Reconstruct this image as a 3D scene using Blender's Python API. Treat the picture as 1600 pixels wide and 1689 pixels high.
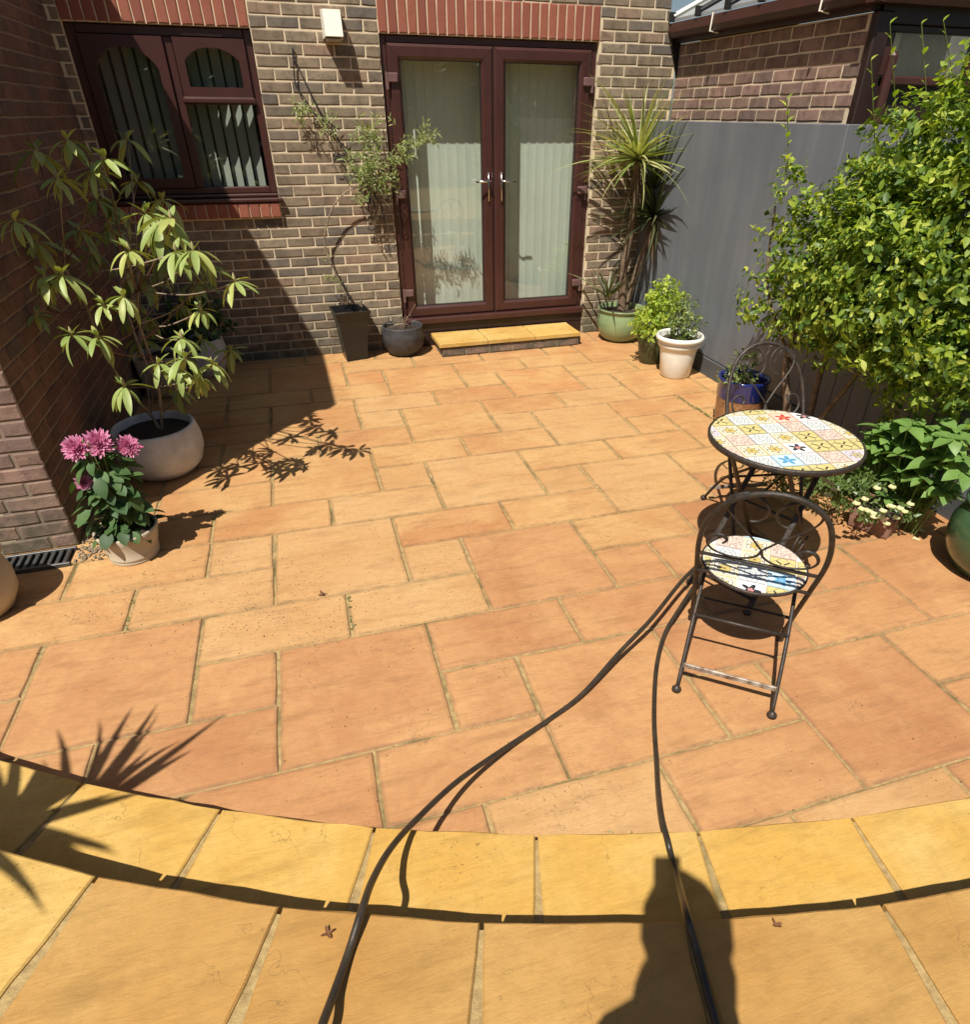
import bpy, math, random
import numpy as np
from mathutils import Vector, Matrix, Quaternion
random.seed(7); rnd = random.random
for o in list(bpy.data.objects): bpy.data.objects.remove(o)
SC = bpy.context.scene; COL = SC.collection
V = Vector
# ------------------------------------------------------------------ camera
CP = V((-.9054, -6.0597, 1.8256)); YAW, PITCH, ROLL = -.3133, -.5884, .0078
FPX, PCX, PCY = 1058.85, 841.67, 897.19
cyw, syw, cpt, spt = math.cos(YAW), math.sin(YAW), math.cos(PITCH), math.sin(PITCH)
FW = V((-syw*cpt, cyw*cpt, spt)); RT0 = V((cyw, syw, 0)); UP0 = RT0.cross(FW)
RT = RT0*math.cos(ROLL) + UP0*math.sin(ROLL); UPV = RT.cross(FW)
cam = bpy.data.cameras.new('camera'); camo = bpy.data.objects.new('camera', cam); COL.objects.link(camo)
R3 = Matrix((RT, UPV, -FW)).transposed()
camo.matrix_world = Matrix.Translation(CP) @ R3.to_4x4()
cam.sensor_fit = 'HORIZONTAL'; cam.sensor_width = 36; cam.lens = 36*FPX/1600
cam.shift_x = (800-PCX)/1600; cam.shift_y = (PCY-844.5)/1600
cam.clip_start = .005; cam.clip_end = 500
SC.camera = camo
def proj(P):
    d = V(P)-CP; z = d.dot(FW)
    if z < .05: return None
    return (PCX+FPX*d.dot(RT)/z, PCY-FPX*d.dot(UPV)/z, z)
def ray(x, y): return FW + RT*((x-PCX)/FPX) - UPV*((y-PCY)/FPX)
def at_y(x, y, Y): d = ray(x, y); return CP + d*((Y-CP.y)/d.y)
def at_x(x, y, X): d = ray(x, y); return CP + d*((X-CP.x)/d.x)
def at_z(x, y, Z=0): d = ray(x, y); return CP + d*((Z-CP.z)/d.z)
# ------------------------------------------------------------------ light
SUN = V((.41, .48, -1)).normalized()
w = bpy.data.worlds.new('World'); SC.world = w; w.use_nodes = True
nt = w.node_tree; bg = nt.nodes['Background']; sky = nt.nodes.new('ShaderNodeTexSky'); sky.sky_type = 'NISHITA'
sky.sun_disc = False; sky.sun_elevation = math.asin(-SUN.z); sky.sun_rotation = math.atan2(-SUN.x, -SUN.y) % (2*math.pi)
sky.air_density = 1; sky.dust_density = 1.5
nt.links.new(sky.outputs[0], bg.inputs[0]); bg.inputs[1].default_value = .05
sl = bpy.data.lights.new('sun', 'SUN'); sl.energy = 5.0; sl.angle = math.radians(.53); sl.color = (1, .93, .82)
so = bpy.data.objects.new('sun', sl); COL.objects.link(so); so.rotation_euler = SUN.to_track_quat('-Z', 'Y').to_euler(); so.location = (0, 0, 8)
SC.view_settings.view_transform = 'Standard'; SC.view_settings.look = 'None'; SC.view_settings.gamma = 1
SC.view_settings.use_curve_mapping = False; SC.view_settings.exposure = .45
# ------------------------------------------------------------------ materials
class N:
    def __init__(s, name):
        s.m = bpy.data.materials.new(name); s.m.use_nodes = True; s.t = s.m.node_tree; s.n = s.t.nodes; s.l = s.t.links
        s.b = s.n['Principled BSDF']
    def new(s, t, **k):
        n = s.n.new('ShaderNode'+t)
        for a, v in k.items():
            if a.startswith('i_'): n.inputs[a[2:].replace('_', ' ')].default_value = v
            else: setattr(n, a, v)
        return n
    def ln(s, a, b): s.l.new(a, b)
    def math(s, op, a, b=None, c=None, clamp=False):
        n = s.new('Math', operation=op, use_clamp=clamp)
        for i, x in enumerate((a, b, c)):
            if x is None: continue
            if isinstance(x, (int, float)): n.inputs[i].default_value = x
            else: s.ln(x, n.inputs[i])
        return n.outputs[0]
    def mix(s, f, a, b, bt='MIX'):
        n = s.new('Mix', data_type='RGBA', blend_type=bt)
        for i, x in ((0, f), (6, a), (7, b)):
            if isinstance(x, (int, float)): n.inputs[i].default_value = x
            elif isinstance(x, (tuple, list)): n.inputs[i].default_value = (*x[:3], 1)
            else: s.ln(x, n.inputs[i])
        return n.outputs[2]
    def noise(s, scale, detail=3, rough=.55, vec=None, dist=0):
        n = s.new('TexNoise'); n.inputs['Scale'].default_value = scale; n.inputs['Detail'].default_value = detail
        n.inputs['Roughness'].default_value = rough; n.inputs['Distortion'].default_value = dist
        if vec is not None: s.ln(vec, n.inputs['Vector'])
        return n.outputs[0]
    def ramp(s, f, stops, interp='LINEAR'):
        n = s.new('ValToRGB'); e = n.color_ramp.elements; n.color_ramp.interpolation = interp
        while len(e) < len(stops): e.new(.5)
        for el, (p, c) in zip(e, stops): el.position = p; el.color = (*(c if isinstance(c, (tuple, list)) else (c, c, c)), 1)
        if isinstance(f, (int, float)): n.inputs[0].default_value = f
        else: s.ln(f, n.inputs[0])
        return n.outputs[0]
    def pos(s): return s.new('NewGeometry').outputs['Position']
    def rand(s):
        return s.math('FRACT', s.math('ADD', s.new('ObjectInfo').outputs['Random'], s.new('NewGeometry').outputs['Random Per Island']))
    def color(s, c):
        if isinstance(c, (tuple, list)): s.b.inputs['Base Color'].default_value = (*c[:3], 1)
        else: s.ln(c, s.b.inputs['Base Color'])
    def bump(s, h, strength=.3, dist=.01):
        n = s.new('Bump'); n.inputs['Strength'].default_value = strength; n.inputs['Distance'].default_value = dist
        s.ln(h, n.inputs['Height']); s.ln(n.outputs[0], s.b.inputs['Normal'])
    def rough(s, v): s.b.inputs['Roughness'].default_value = v
def simple(name, c, rough=.5, metal=0, var=.25, scale=8, bump=.15, bscale=60, c2=None, spec=.5, coat=0):
    n = N(name); f = n.noise(scale, 4, .6, n.pos())
    c2 = c2 or tuple(x*(1-var) for x in c)
    n.color(n.mix(n.ramp(f, [(.35, 0.), (.65, 1.)]), c, c2)); n.rough(rough); n.b.inputs['Metallic'].default_value = metal
    n.b.inputs['Specular IOR Level'].default_value = spec; n.b.inputs['Coat Weight'].default_value = coat
    if bump: n.bump(n.noise(bscale, 5, .6, n.pos()), bump, .004)
    return n.m
def brick_mat(name, tones, dark=.35):
    n = N(name); r = n.rand(); P = n.pos()
    col = n.ramp(r, [(i/(len(tones)), t) for i, t in enumerate(tones)], 'CONSTANT')
    blot = n.noise(14, 5, .65, P); col = n.mix(n.ramp(blot, [(.45, 0.), (.7, .75)]), col, tuple(x*dark for x in tones[0]))
    col = n.mix(n.ramp(n.noise(5, 3, .5, P), [(.4, 0.), (.75, .45)]), col, tuple(min(1, x*1.35) for x in tones[1]))
    col = n.mix(n.ramp(n.noise(160, 3, .7, P), [(.62, 0.), (.72, .6)]), col, (.03, .025, .02))
    sx = n.new('SeparateXYZ'); n.ln(P, sx.inputs[0])
    low = n.math('SUBTRACT', 1, n.math('DIVIDE', sx.outputs[2], .45), clamp=True)
    stain = n.math('MULTIPLY', low, n.ramp(n.noise(7, 5, .7, P), [(.35, 0.), (.6, 1.)]))
    col = n.mix(stain, col, (.075, .075, .05))
    n.color(col); n.rough(.9); n.bump(n.noise(90, 6, .7, P), .5, .006); return n.m
M = {}
M['brick'] = brick_mat('brown_stock_brick', [(.18, .137, .092), (.24, .185, .125), (.145, .118, .09), (.26, .175, .12), (.215, .168, .112), (.13, .112, .094), (.25, .20, .14), (.20, .148, .102)])
M['brickred_shade'] = brick_mat('shaded_wing_brick', [(.125, .065, .048), (.155, .08, .06), (.10, .058, .048), (.17, .092, .07), (.14, .078, .062), (.10, .07, .062)])  # tones darkened to carry the shade on the wing's side wall
M['brickcon'] = brick_mat('conservatory_brick', [(.20, .125, .095), (.25, .16, .12), (.18, .12, .10), (.29, .18, .145), (.22, .15, .115)])
def mortar(name, c):
    n = N(name); P = n.pos(); f = n.noise(35, 5, .7, P)
    sx = n.new('SeparateXYZ'); n.ln(P, sx.inputs[0]); low = n.math('SUBTRACT', 1, n.math('DIVIDE', sx.outputs[2], .4), clamp=True)
    col = n.mix(n.ramp(f, [(.3, 0.), (.75, .6)]), c, tuple(x*.6 for x in c))
    col = n.mix(n.math('MULTIPLY', low, .7), col, (.12, .12, .07))
    n.color(col); n.rough(.95); n.bump(n.noise(200, 4, .7, P), .5, .004); return n.m
M['mortar'] = mortar('pale_mortar', (.72, .60, .42)); M['mortar_wing_shade'] = mortar('shaded_wing_mortar', (.26, .20, .15))  # wing side mortar is darker too, its shade put into the colour
def redbrick():
    n = N('red_soldier_brick'); r = n.rand(); P = n.pos()
    col = n.ramp(r, [(0, (.25, .078, .048)), (.5, (.30, .10, .06)), (1, (.21, .062, .04))])
    col = n.mix(n.ramp(n.noise(25, 4, .6, P), [(.4, 0.), (.8, .5)]), col, (.2, .05, .025)); n.color(col); n.rough(.75)
    n.bump(n.noise(120, 5, .6, P), .3, .003); return n.m
M['redbrick'] = redbrick()
def slab_mat(name, tones, pale, speck=.75, dirtcol=(.13, .085, .04)):
    n = N(name); r = n.rand(); P = n.pos()
    col = n.ramp(r, [(i/(len(tones)-1), t) for i, t in enumerate(tones)])
    mp = n.new('Mapping'); mp.inputs['Scale'].default_value = (1.2, 5, 1); n.ln(P, mp.inputs[0])
    cl = n.noise(2.3, 5, .6, P, .6)
    col = n.mix(n.ramp(cl, [(.38, 0.), (.66, .85)]), col, pale); col = n.mix(n.ramp(n.noise(1.5, 4, .6, P, .8), [(.50, 0.), (.72, .55)]), col, tuple(x*k for x, k in zip(tones[2], (.86, .78, .72))))
    col = n.mix(n.ramp(n.noise(3.1, 4, .65, mp.outputs[0]), [(.5, 0.), (.75, .6)]), col, tuple(x*.62 for x in tones[0]))
    col = n.mix(n.ramp(n.noise(26, 5, .7, P), [(.42, 0.), (.75, .3)]), col, tuple(x*.6 for x in tones[0]))
    # lichen and dirt specks gathered in patches
    patch = n.ramp(n.noise(1.7, 3, .5, P), [(.47, .08), (.62, 1.)])
    sp = n.ramp(n.noise(75, 4, .75, P), [(.60, 0.), (.66, 1.)])
    mps = n.new('Mapping'); mps.inputs['Scale'].default_value = (30, 110, 1); n.ln(P, mps.inputs[0])
    sp2 = n.ramp(n.noise(1, 4, .7, mps.outputs[0]), [(.66, 0.), (.7, .8)])
    col = n.mix(n.math('MULTIPLY', n.math('MULTIPLY', n.math('MAXIMUM', sp, sp2), patch), speck), col, dirtcol)
    # fine hairline cracks
    vo = n.new('TexVoronoi', feature='DISTANCE_TO_EDGE'); vo.inputs['Scale'].default_value = 2.2
    wv = n.new('VectorMath', operation='ADD'); n.ln(P, wv.inputs[0]); nz = n.new('TexNoise'); nz.inputs['Scale'].default_value = 5; nz.inputs['Detail'].default_value = 5; n.ln(P, nz.inputs['Vector']); n.ln(nz.outputs['Color'], wv.inputs[1]); n.ln(wv.outputs[0], vo.inputs['Vector'])
    crack = n.math('MULTIPLY', n.ramp(vo.outputs['Distance'], [(.0, 1.), (.006, 0.)]), n.ramp(n.noise(3.3, 2, .5, P), [(.56, 0.), (.62, .6)]))
    col = n.mix(crack, col, dirtcol)
    ea = n.new('Attribute'); ea.attribute_name = 'edge'
    eg = n.math('MULTIPLY', n.math('POWER', ea.outputs['Fac'], 1.6), n.ramp(n.noise(11, 5, .75, P), [(.36, .12), (.62, 1.)]))
    col = n.mix(n.math('MULTIPLY', eg, .6), col, dirtcol)
    n.color(col); n.rough(.78); n.b.inputs['Specular IOR Level'].default_value = .3
    h1 = n.noise(9, 6, .65, mp.outputs[0], .5); h2 = n.noise(60, 5, .7, P)
    h = n.math('ADD', n.math('MULTIPLY', h1, 1.2), n.math('MULTIPLY', h2, .35)); h = n.math('SUBTRACT', h, n.math('MULTIPLY', crack, .4))
    n.bump(h, .38, .009); return n.m
M['slab'] = slab_mat('terracotta_slab', [(.43, .215, .085), (.46, .26, .105), (.41, .19, .078), (.48, .285, .118), (.44, .235, .095), (.47, .27, .11), (.45, .205, .08)], (.52, .325, .14), .95)
M['slabpale'] = slab_mat('pale_speckled_slab', [(.46, .26, .110), (.47, .28, .120), (.45, .25, .102)], (.50, .315, .145), 1., (.14, .09, .045))
M['slabnear'] = slab_mat('rosy_terracotta_slab', [(.40, .19, .082), (.44, .225, .095), (.37, .17, .075), (.45, .24, .10), (.41, .205, .09)], (.49, .275, .12), .6, (.16, .10, .06))
M['yellow'] = slab_mat('yellow_sandstone', [(.49, .285, .066), (.52, .32, .08), (.47, .268, .06), (.51, .30, .068)], (.54, .385, .135), .8, (.14, .09, .03))
M['ochre'] = slab_mat('ochre_sandstone', [(.38, .205, .058), (.41, .228, .066), (.365, .195, .054)], (.43, .262, .088), .55, (.16, .10, .04))
def joint_mat():
    n = N('sandy_joint'); P = n.pos(); c = n.mix(n.ramp(n.noise(40, 4, .6, P), [(.35, 0.), (.7, 1.)]), (.40, .29, .125), (.24, .165, .07))
    c = n.mix(n.ramp(n.noise(2.2, 5, .7, P), [(.52, 0.), (.64, .85)]), c, (.10, .09, .03))
    n.color(c); n.rough(.95); n.bump(n.noise(180, 3, .7, P), .7, .004); return n.m
M['joint'] = joint_mat()
M['upvc'] = simple('maroon_upvc', (.058, .020, .017), .34, var=.2, bump=.05, bscale=300, c2=(.046, .017, .014))
M['upvcdark'] = simple('dark_maroon_trim', (.026, .012, .010), .45, bump=.05)
M['hinge'] = simple('hinge_plastic', (.16, .09, .085), .4, bump=0)
M['chrome'] = simple('chrome', (.75, .75, .74), .18, 1, bump=0)
M['seal'] = simple('black_seal', (.01, .01, .01), .6, bump=0)
M['iron'] = simple('painted_iron', (.026, .024, .023), .5, .3, var=.4, scale=40, bump=.4, bscale=150, c2=(.06, .045, .034))
M['rustbar'] = simple('weathered_bar', (.42, .38, .33), .6, .3, scale=30, bump=.4, c2=(.12, .07, .04))
M['blind'] = simple('blind_fabric', (.62, .70, .63), .9, var=.08, scale=3, bump=.1, bscale=400)
def fence_mat():
    n = N('grey_painted_board'); P = n.pos(); mp = n.new('Mapping'); mp.inputs['Scale'].default_value = (9, 9, .7); n.ln(P, mp.inputs[0])
    st = n.noise(1, 5, .65, mp.outputs[0]); col = n.mix(n.ramp(st, [(.42, 0.), (.72, .65)]), (.135, .150, .175), (.20, .215, .235))
    col = n.mix(n.ramp(n.noise(1.6, 4, .6, P), [(.4, 0.), (.7, .5)]), col, (.10, .112, .13))
    sx = n.new('SeparateXYZ'); n.ln(P, sx.inputs[0]); low = n.math('SUBTRACT', 1, n.math('DIVIDE', sx.outputs[2], .5), clamp=True)
    col = n.mix(n.math('MULTIPLY', low, n.ramp(n.noise(14, 5, .7, P), [(.42, 0.), (.7, .8)])), col, (.10, .085, .06))
    col = n.mix(n.ramp(n.noise(70, 3, .7, P), [(.70, 0.), (.74, .6)]), col, (.05, .05, .05))
    n.color(col); n.rough(.55); n.bump(n.math('ADD', n.noise(1.2, 4, .5, P), n.math('MULTIPLY', st, .3)), .25, .02); return n.m
M['fence'] = fence_mat()
M['plinth'] = simple('dark_grey_board', (.085, .09, .095), .65, var=.2, bump=.2)
M['soil'] = simple('soil', (.045, .03, .02), .95, scale=60, bump=1, bscale=90, c2=(.02, .014, .01))
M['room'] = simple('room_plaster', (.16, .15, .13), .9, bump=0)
M['cream'] = simple('cream_glaze', (.80, .80, .74), .35, var=.12, scale=10, bump=.05, coat=.3)
M['whitepot'] = simple('weathered_white_pot', (.60, .60, .60), .7, var=.25, scale=9, bump=.3, bscale=70)
M['beigepot'] = simple('beige_stone_pot', (.46, .40, .30), .6, var=.2, scale=6, bump=.2)
M['greenpot'] = simple('green_glaze', (.23, .30, .145), .3, var=.3, scale=7, bump=.06, c2=(.17, .24, .12), coat=.3)
M['greendark'] = simple('dark_green_glaze', (.05, .11, .05), .25, var=.3, bump=.05, coat=.5)
M['olivepot'] = simple('olive_pot', (.06, .075, .03), .4, bump=.1)
M['bluepot'] = simple('blue_glaze', (.012, .025, .16), .12, var=.4, scale=14, bump=.05, coat=.8)
M['clay'] = simple('brown_clay_glaze', (.16, .075, .035), .3, var=.5, scale=30, bump=.2, c2=(.30, .15, .07), coat=.3)
M['brownbrick'] = simple('terracotta_trough_clay', (.27, .15, .105), .85, var=.4, scale=14, bump=.5)
M['blackpot'] = simple('black_plastic_pot', (.013, .012, .012), .35, var=.2, bump=.05)
M['stonepot'] = simple('grey_embossed_pot', (.055, .055, .06), .55, var=.4, scale=20, bump=1, bscale=35)
M['lampwhite'] = simple('white_plastic', (.80, .77, .66), .4, var=.04, bump=0)
M['hose'] = simple('black_rubber_hose', (.024, .019, .014), .4, var=.5, scale=22, bump=.12, bscale=160, c2=(.045, .034, .023))
M['metal'] = simple('grey_grate', (.11, .11, .11), .5, .6, bump=.2)
M['gravel'] = simple('pea_gravel', (.34, .27, .17), .8, scale=40, bump=.2, c2=(.14, .12, .10))
M['bark'] = simple('grey_brown_bark', (.20, .14, .09), .9, scale=30, bump=.8, bscale=70, c2=(.10, .065, .04))
M['twig'] = simple('pale_twig', (.30, .24, .17), .8, scale=30, bump=.3, c2=(.16, .11, .07))
M['redtwig'] = simple('reddish_stem', (.17, .085, .05), .7, bump=.2)
M['darktwig'] = simple('black_stem', (.02, .017, .015), .7, bump=.2)
M['deadleaf'] = simple('dry_brown_leaf', (.16, .065, .025), .8, bump=.2)
M['roof'] = simple('grey_roof_sheet', (.30, .32, .33), .25, var=.2, scale=3, bump=.03)
M['lead'] = simple('corner_wedge', (.22, .25, .29), .5, .2, var=.4, scale=9, bump=.4)
M['skin'] = simple('skin', (.55, .32, .22), .5, bump=.1); M['shirt'] = simple('navy_shirt', (.03, .04, .08), .9, bump=.3)
M['jeans'] = simple('denim', (.05, .07, .13), .9, bump=.3); M['hair'] = simple('dark_hair', (.03, .02, .012), .6, bump=.6, bscale=200)
M['phone'] = simple('black_glass', (.01, .01, .01), .1, bump=0)
M['earth'] = simple('garden_earth', (.10, .085, .04), .95, scale=3, bump=.5, c2=(.06, .08, .025))
def leaf_mat(name, c1, c2, c3=None, trans=.35, rough=.38, tcol=None):
    n = N(name); r = n.rand(); stops = [(0, c1), (1, c2)] if c3 is None else [(0, c1), (.55, c2), (1, c3)]
    col = n.ramp(r, stops); col = n.mix(n.ramp(n.noise(30, 3, .5, n.pos()), [(.4, 0.), (.8, .35)]), col, tuple(x*.6 for x in c1))
    n.color(col); n.rough(rough)
    tr = n.new('BsdfTranslucent'); mx = n.new('MixShader'); mx.inputs[0].default_value = trans
    tc = n.mix(1., col, tcol or (1.6, 1.7, .5), 'MULTIPLY'); n.ln(tc, tr.inputs[0])
    out = n.n['Material Output']; n.ln(n.b.outputs[0], mx.inputs[1]); n.ln(tr.outputs[0], mx.inputs[2]); n.ln(mx.outputs[0], out.inputs[0]); return n.m
M['lrhodo'] = leaf_mat('rhododendron_leaf', (.21, .285, .075), (.29, .36, .11), (.38, .40, .11), .15, .5)
M['lshrub'] = leaf_mat('shrub_leaf', (.18, .27, .025), (.33, .43, .05), (.54, .58, .11), .42, .55)
M['lshrubd'] = leaf_mat('shrub_leaf_deep', (.06, .12, .018), (.12, .20, .028), None, .3, .5)
M['lbroad'] = leaf_mat('broad_leaf', (.12, .23, .055), (.18, .30, .075), None, .25, .5)
M['ldark'] = leaf_mat('dark_green_leaf', (.03, .075, .02), (.05, .11, .03), (.09, .16, .05), .2, .6)
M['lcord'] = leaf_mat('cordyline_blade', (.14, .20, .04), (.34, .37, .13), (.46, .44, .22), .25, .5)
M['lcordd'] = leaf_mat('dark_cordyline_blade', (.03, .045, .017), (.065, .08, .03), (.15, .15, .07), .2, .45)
M['ldry'] = leaf_mat('dry_blade', (.20, .14, .08), (.10, .065, .035), None, .1, .8)
M['lclimb'] = leaf_mat('climber_leaf', (.13, .19, .04), (.24, .28, .08), (.33, .34, .14), .3, .5)
M['lhell'] = leaf_mat('hellebore_leaf', (.07, .12, .03), (.13, .19, .05), None, .25, .4)
M['petalw'] = leaf_mat('cream_petal', (.62, .62, .30), (.70, .68, .42), None, .3, .6, (1, 1, .8))
M['petal'] = leaf_mat('pink_petal', (.72, .24, .42), (.78, .42, .60), (.60, .13, .30), .3, .6, (1, .8, .9))
M['bud'] = simple('rhododendron_bud', (.35, .30, .14), .6, bump=0)
M['hedge'] = leaf_mat('hedge_leaf', (.03, .07, .015), (.06, .12, .025), None, .2, .5)
def glass_mat():
    n = N('window_glass'); g = n.new('BsdfGlossy'); g.inputs['Roughness'].default_value = .01
    t = n.new('BsdfTransparent'); t.inputs[0].default_value = (.96, .97, .95, 1); lw = n.new('LayerWeight'); lw.inputs[0].default_value = .5; f_ = n.math('ADD', .075, n.math('MULTIPLY', n.math('POWER', lw.outputs['Facing'], 5.), .9))
    mx = n.new('MixShader'); n.ln(f_, mx.inputs[0]); n.ln(t.outputs[0], mx.inputs[1]); n.ln(g.outputs[0], mx.inputs[2]); n.ln(mx.outputs[0], n.n['Material Output'].inputs[0]); return n.m
M['glass'] = glass_mat()
# mosaic tiles: printed motifs drawn in the tile's own UV square
def tile_mat(name, base, ink, ink2, kind):
    n = N(name); uv = n.new('UVMap').outputs[0]; sx = n.new('SeparateXYZ'); n.ln(uv, sx.inputs[0])
    x = n.math('SUBTRACT', sx.outputs[0], .5); y = n.math('SUBTRACT', sx.outputs[1], .5)
    r = n.math('SQRT', n.math('ADD', n.math('MULTIPLY', x, x), n.math('MULTIPLY', y, y))); th = n.math('ARCTAN2', y, x)
    def petals(k, R, A, wd, ph=0.):
        e = n.math('ADD', R, n.math('MULTIPLY', A, n.math('COSINE', n.math('ADD', n.math('MULTIPLY', th, float(k)), ph))))
        return n.math('LESS_THAN', n.math('ABSOLUTE', n.math('SUBTRACT', r, e)), wd)
    def inside(k, R, A, ph=0.):
        e = n.math('ADD', R, n.math('MULTIPLY', A, n.math('COSINE', n.math('ADD', n.math('MULTIPLY', th, float(k)), ph)))); return n.math('LESS_THAN', r, e)
    col = n.mix(n.ramp(n.noise(5, 3, .6, uv), [(.4, 0.), (.7, .5)]), base, tuple(min(1, c*1.12) for c in base))
    border = n.math('GREATER_THAN', n.math('MAXIMUM', n.math('ABSOLUTE', x), n.math('ABSOLUTE', y)), .44)
    if kind == 'x':
        a = n.math('MINIMUM', n.math('ABSOLUTE', n.math('SUBTRACT', x, y)), n.math('ABSOLUTE', n.math('ADD', x, y)))
        m = n.math('MULTIPLY', n.math('LESS_THAN', a, .055), n.math('MULTIPLY', n.math('LESS_THAN', r, .33), n.math('GREATER_THAN', r, .06)))
        col = n.mix(m, col, ink); col = n.mix(petals(4, .40, .06, .015), col, ink2)
    elif kind == 'flower':
        col = n.mix(inside(8, .22, .06), col, ink2); col = n.mix(petals(8, .26, .06, .022), col, ink); col = n.mix(petals(4, .40, .05, .014, 3.14), col, ink); col = n.mix(inside(1, .05, 0.), col, ink)
    elif kind == 'rings':
        col = n.mix(petals(6, .15, .05, .02), col, ink); col = n.mix(petals(12, .30, .04, .016), col, ink); col = n.mix(petals(4, .44, .08, .014), col, ink2)
    elif kind == 'bold':
        col = n.mix(inside(5, .26, .11), col, ink); col = n.mix(inside(5, .10, .03), col, ink2)
    else:
        vo = n.new('TexVoronoi', feature='DISTANCE_TO_EDGE'); vo.inputs['Scale'].default_value = 6; n.ln(uv, vo.inputs['Vector'])
        col = n.mix(n.ramp(vo.outputs['Distance'], [(.0, .9), (.06, .0)]), col, ink); col = n.mix(petals(8, .3, .07, .03), col, ink2)
    col = n.mix(n.math('MULTIPLY', border, .5), col, ink2)
    n.color(col); n.rough(.22); return n.m
TILES = [tile_mat('tile_yellow_cross', (.58, .50, .22), (.07, .06, .045), (.22, .20, .12), 'x'), tile_mat('tile_grey_rings', (.66, .68, .66), (.07, .11, .17), (.20, .26, .34), 'rings'),
    tile_mat('tile_pink_floral', (.68, .56, .48), (.26, .12, .10), (.34, .24, .22), 'scroll'), tile_mat('tile_cream_flower', (.70, .66, .52), (.10, .09, .11), (.52, .40, .12), 'flower'),
    tile_mat('tile_blue', (.50, .62, .70), (.10, .30, .50), (.20, .42, .60), 'bold'), tile_mat('tile_red', (.68, .52, .44), (.50, .045, .03), (.62, .20, .12), 'bold'),
    tile_mat('tile_purple', (.62, .58, .62), (.20, .10, .26), (.45, .40, .20), 'flower'), tile_mat('tile_white_black_flower', (.74, .74, .72), (.03, .035, .045), (.6, .25, .25), 'bold')]
M['grout'] = simple('white_grout', (.72, .70, .64), .7, bump=.1)
# ------------------------------------------------------------------ geometry helpers
def mesh(name, vs, fs, smooth=False):
    me = bpy.data.meshes.new(name); me.from_pydata([tuple(v) for v in vs], [], fs); me.update()
    if smooth: me.polygons.foreach_set('use_smooth', [True]*len(me.polygons))
    return me
def link(name, me, mt=None, parent=None, loc=None, mat4=None):
    if mt is not None and (len(me.materials) == 0): me.materials.append(mt)
    o = bpy.data.objects.new(name, me); COL.objects.link(o)
    if parent is not None: o.parent = parent
    if mat4 is not None: o.matrix_local = mat4
    elif loc is not None: o.location = loc
    return o
def empty(name, loc=(0, 0, 0), rz=0):
    o = bpy.data.objects.new(name, None); COL.objects.link(o); o.location = loc; o.rotation_euler = (0, 0, rz); o.empty_display_size = .1; return o
def tag(o, label, cat=None, group=None, kind=None):
    if label: o['label'] = label
    if cat: o['category'] = cat
    if group: o['group'] = group
    if kind: o['kind'] = kind
    return o
def struct(o): o['kind'] = 'structure'; return o
def stuff(o): o['kind'] = 'stuff'; return o
class MB:
    def __init__(s): s.v = []; s.f = []; s.mi = []
    def add(s, vs, fs, mat4=None, mi=0):
        k = len(s.v); s.v += [tuple(mat4 @ V(v)) for v in vs] if mat4 is not None else [tuple(v) for v in vs]
        s.f += [tuple(i+k for i in f) for f in fs]; s.mi += [mi]*len(fs); return s
    def box(s, a, b, mat4=None, ch=0):
        vs, fs = boxgeo(a, b, ch); return s.add(vs, fs, mat4)
    def tube(s, pts, r, n=8, cap=True, flat=None):
        pts = [V(p) for p in pts]; k0 = len(s.v); nn = len(pts); prev = None
        for i, p in enumerate(pts):
            t = (pts[min(i+1, nn-1)]-pts[max(i-1, 0)]).normalized()
            if prev is None:
                a = t.cross(V((0, 0, 1)));
                if a.length < .1: a = t.cross(V((1, 0, 0)))
            else: a = prev - t*prev.dot(t)
            a.normalize(); prev = a; b = t.cross(a); rr = r[i] if isinstance(r, (list, tuple)) else r
            for j in range(n):
                an = 2*math.pi*j/n; fa, fb = (1, 1) if flat is None else flat
                s.v.append(tuple(p + a*(rr*fa*math.cos(an)) + b*(rr*fb*math.sin(an))))
        for i in range(nn-1):
            for j in range(n):
                s.f.append((k0+i*n+j, k0+i*n+(j+1) % n, k0+(i+1)*n+(j+1) % n, k0+(i+1)*n+j)); s.mi.append(0)
        if cap:
            s.f.append(tuple(k0+j for j in range(n))[::-1]); s.f.append(tuple(k0+(nn-1)*n+j for j in range(n))); s.mi += [0, 0]
        return s
    def lathe(s, prof, n=40, mat4=None, fn=None):
        k = len(s.v)
        for i, (r, z) in enumerate(prof):
            for j in range(n):
                a = 2*math.pi*j/n; rr = r*(fn(a, z) if fn else 1); p = V((rr*math.cos(a), rr*math.sin(a), z)); s.v.append(tuple(mat4 @ p if mat4 is not None else p))
        for i in range(len(prof)-1):
            for j in range(n): s.f.append((k+i*n+j, k+i*n+(j+1) % n, k+(i+1)*n+(j+1) % n, k+(i+1)*n+j)); s.mi.append(0)
        return s
    def build(s, name, mt, parent=None, smooth=False, loc=None, mat4=None):
        me = mesh(name, s.v, s.f, smooth); return link(name, me, mt, parent, loc, mat4)
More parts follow.
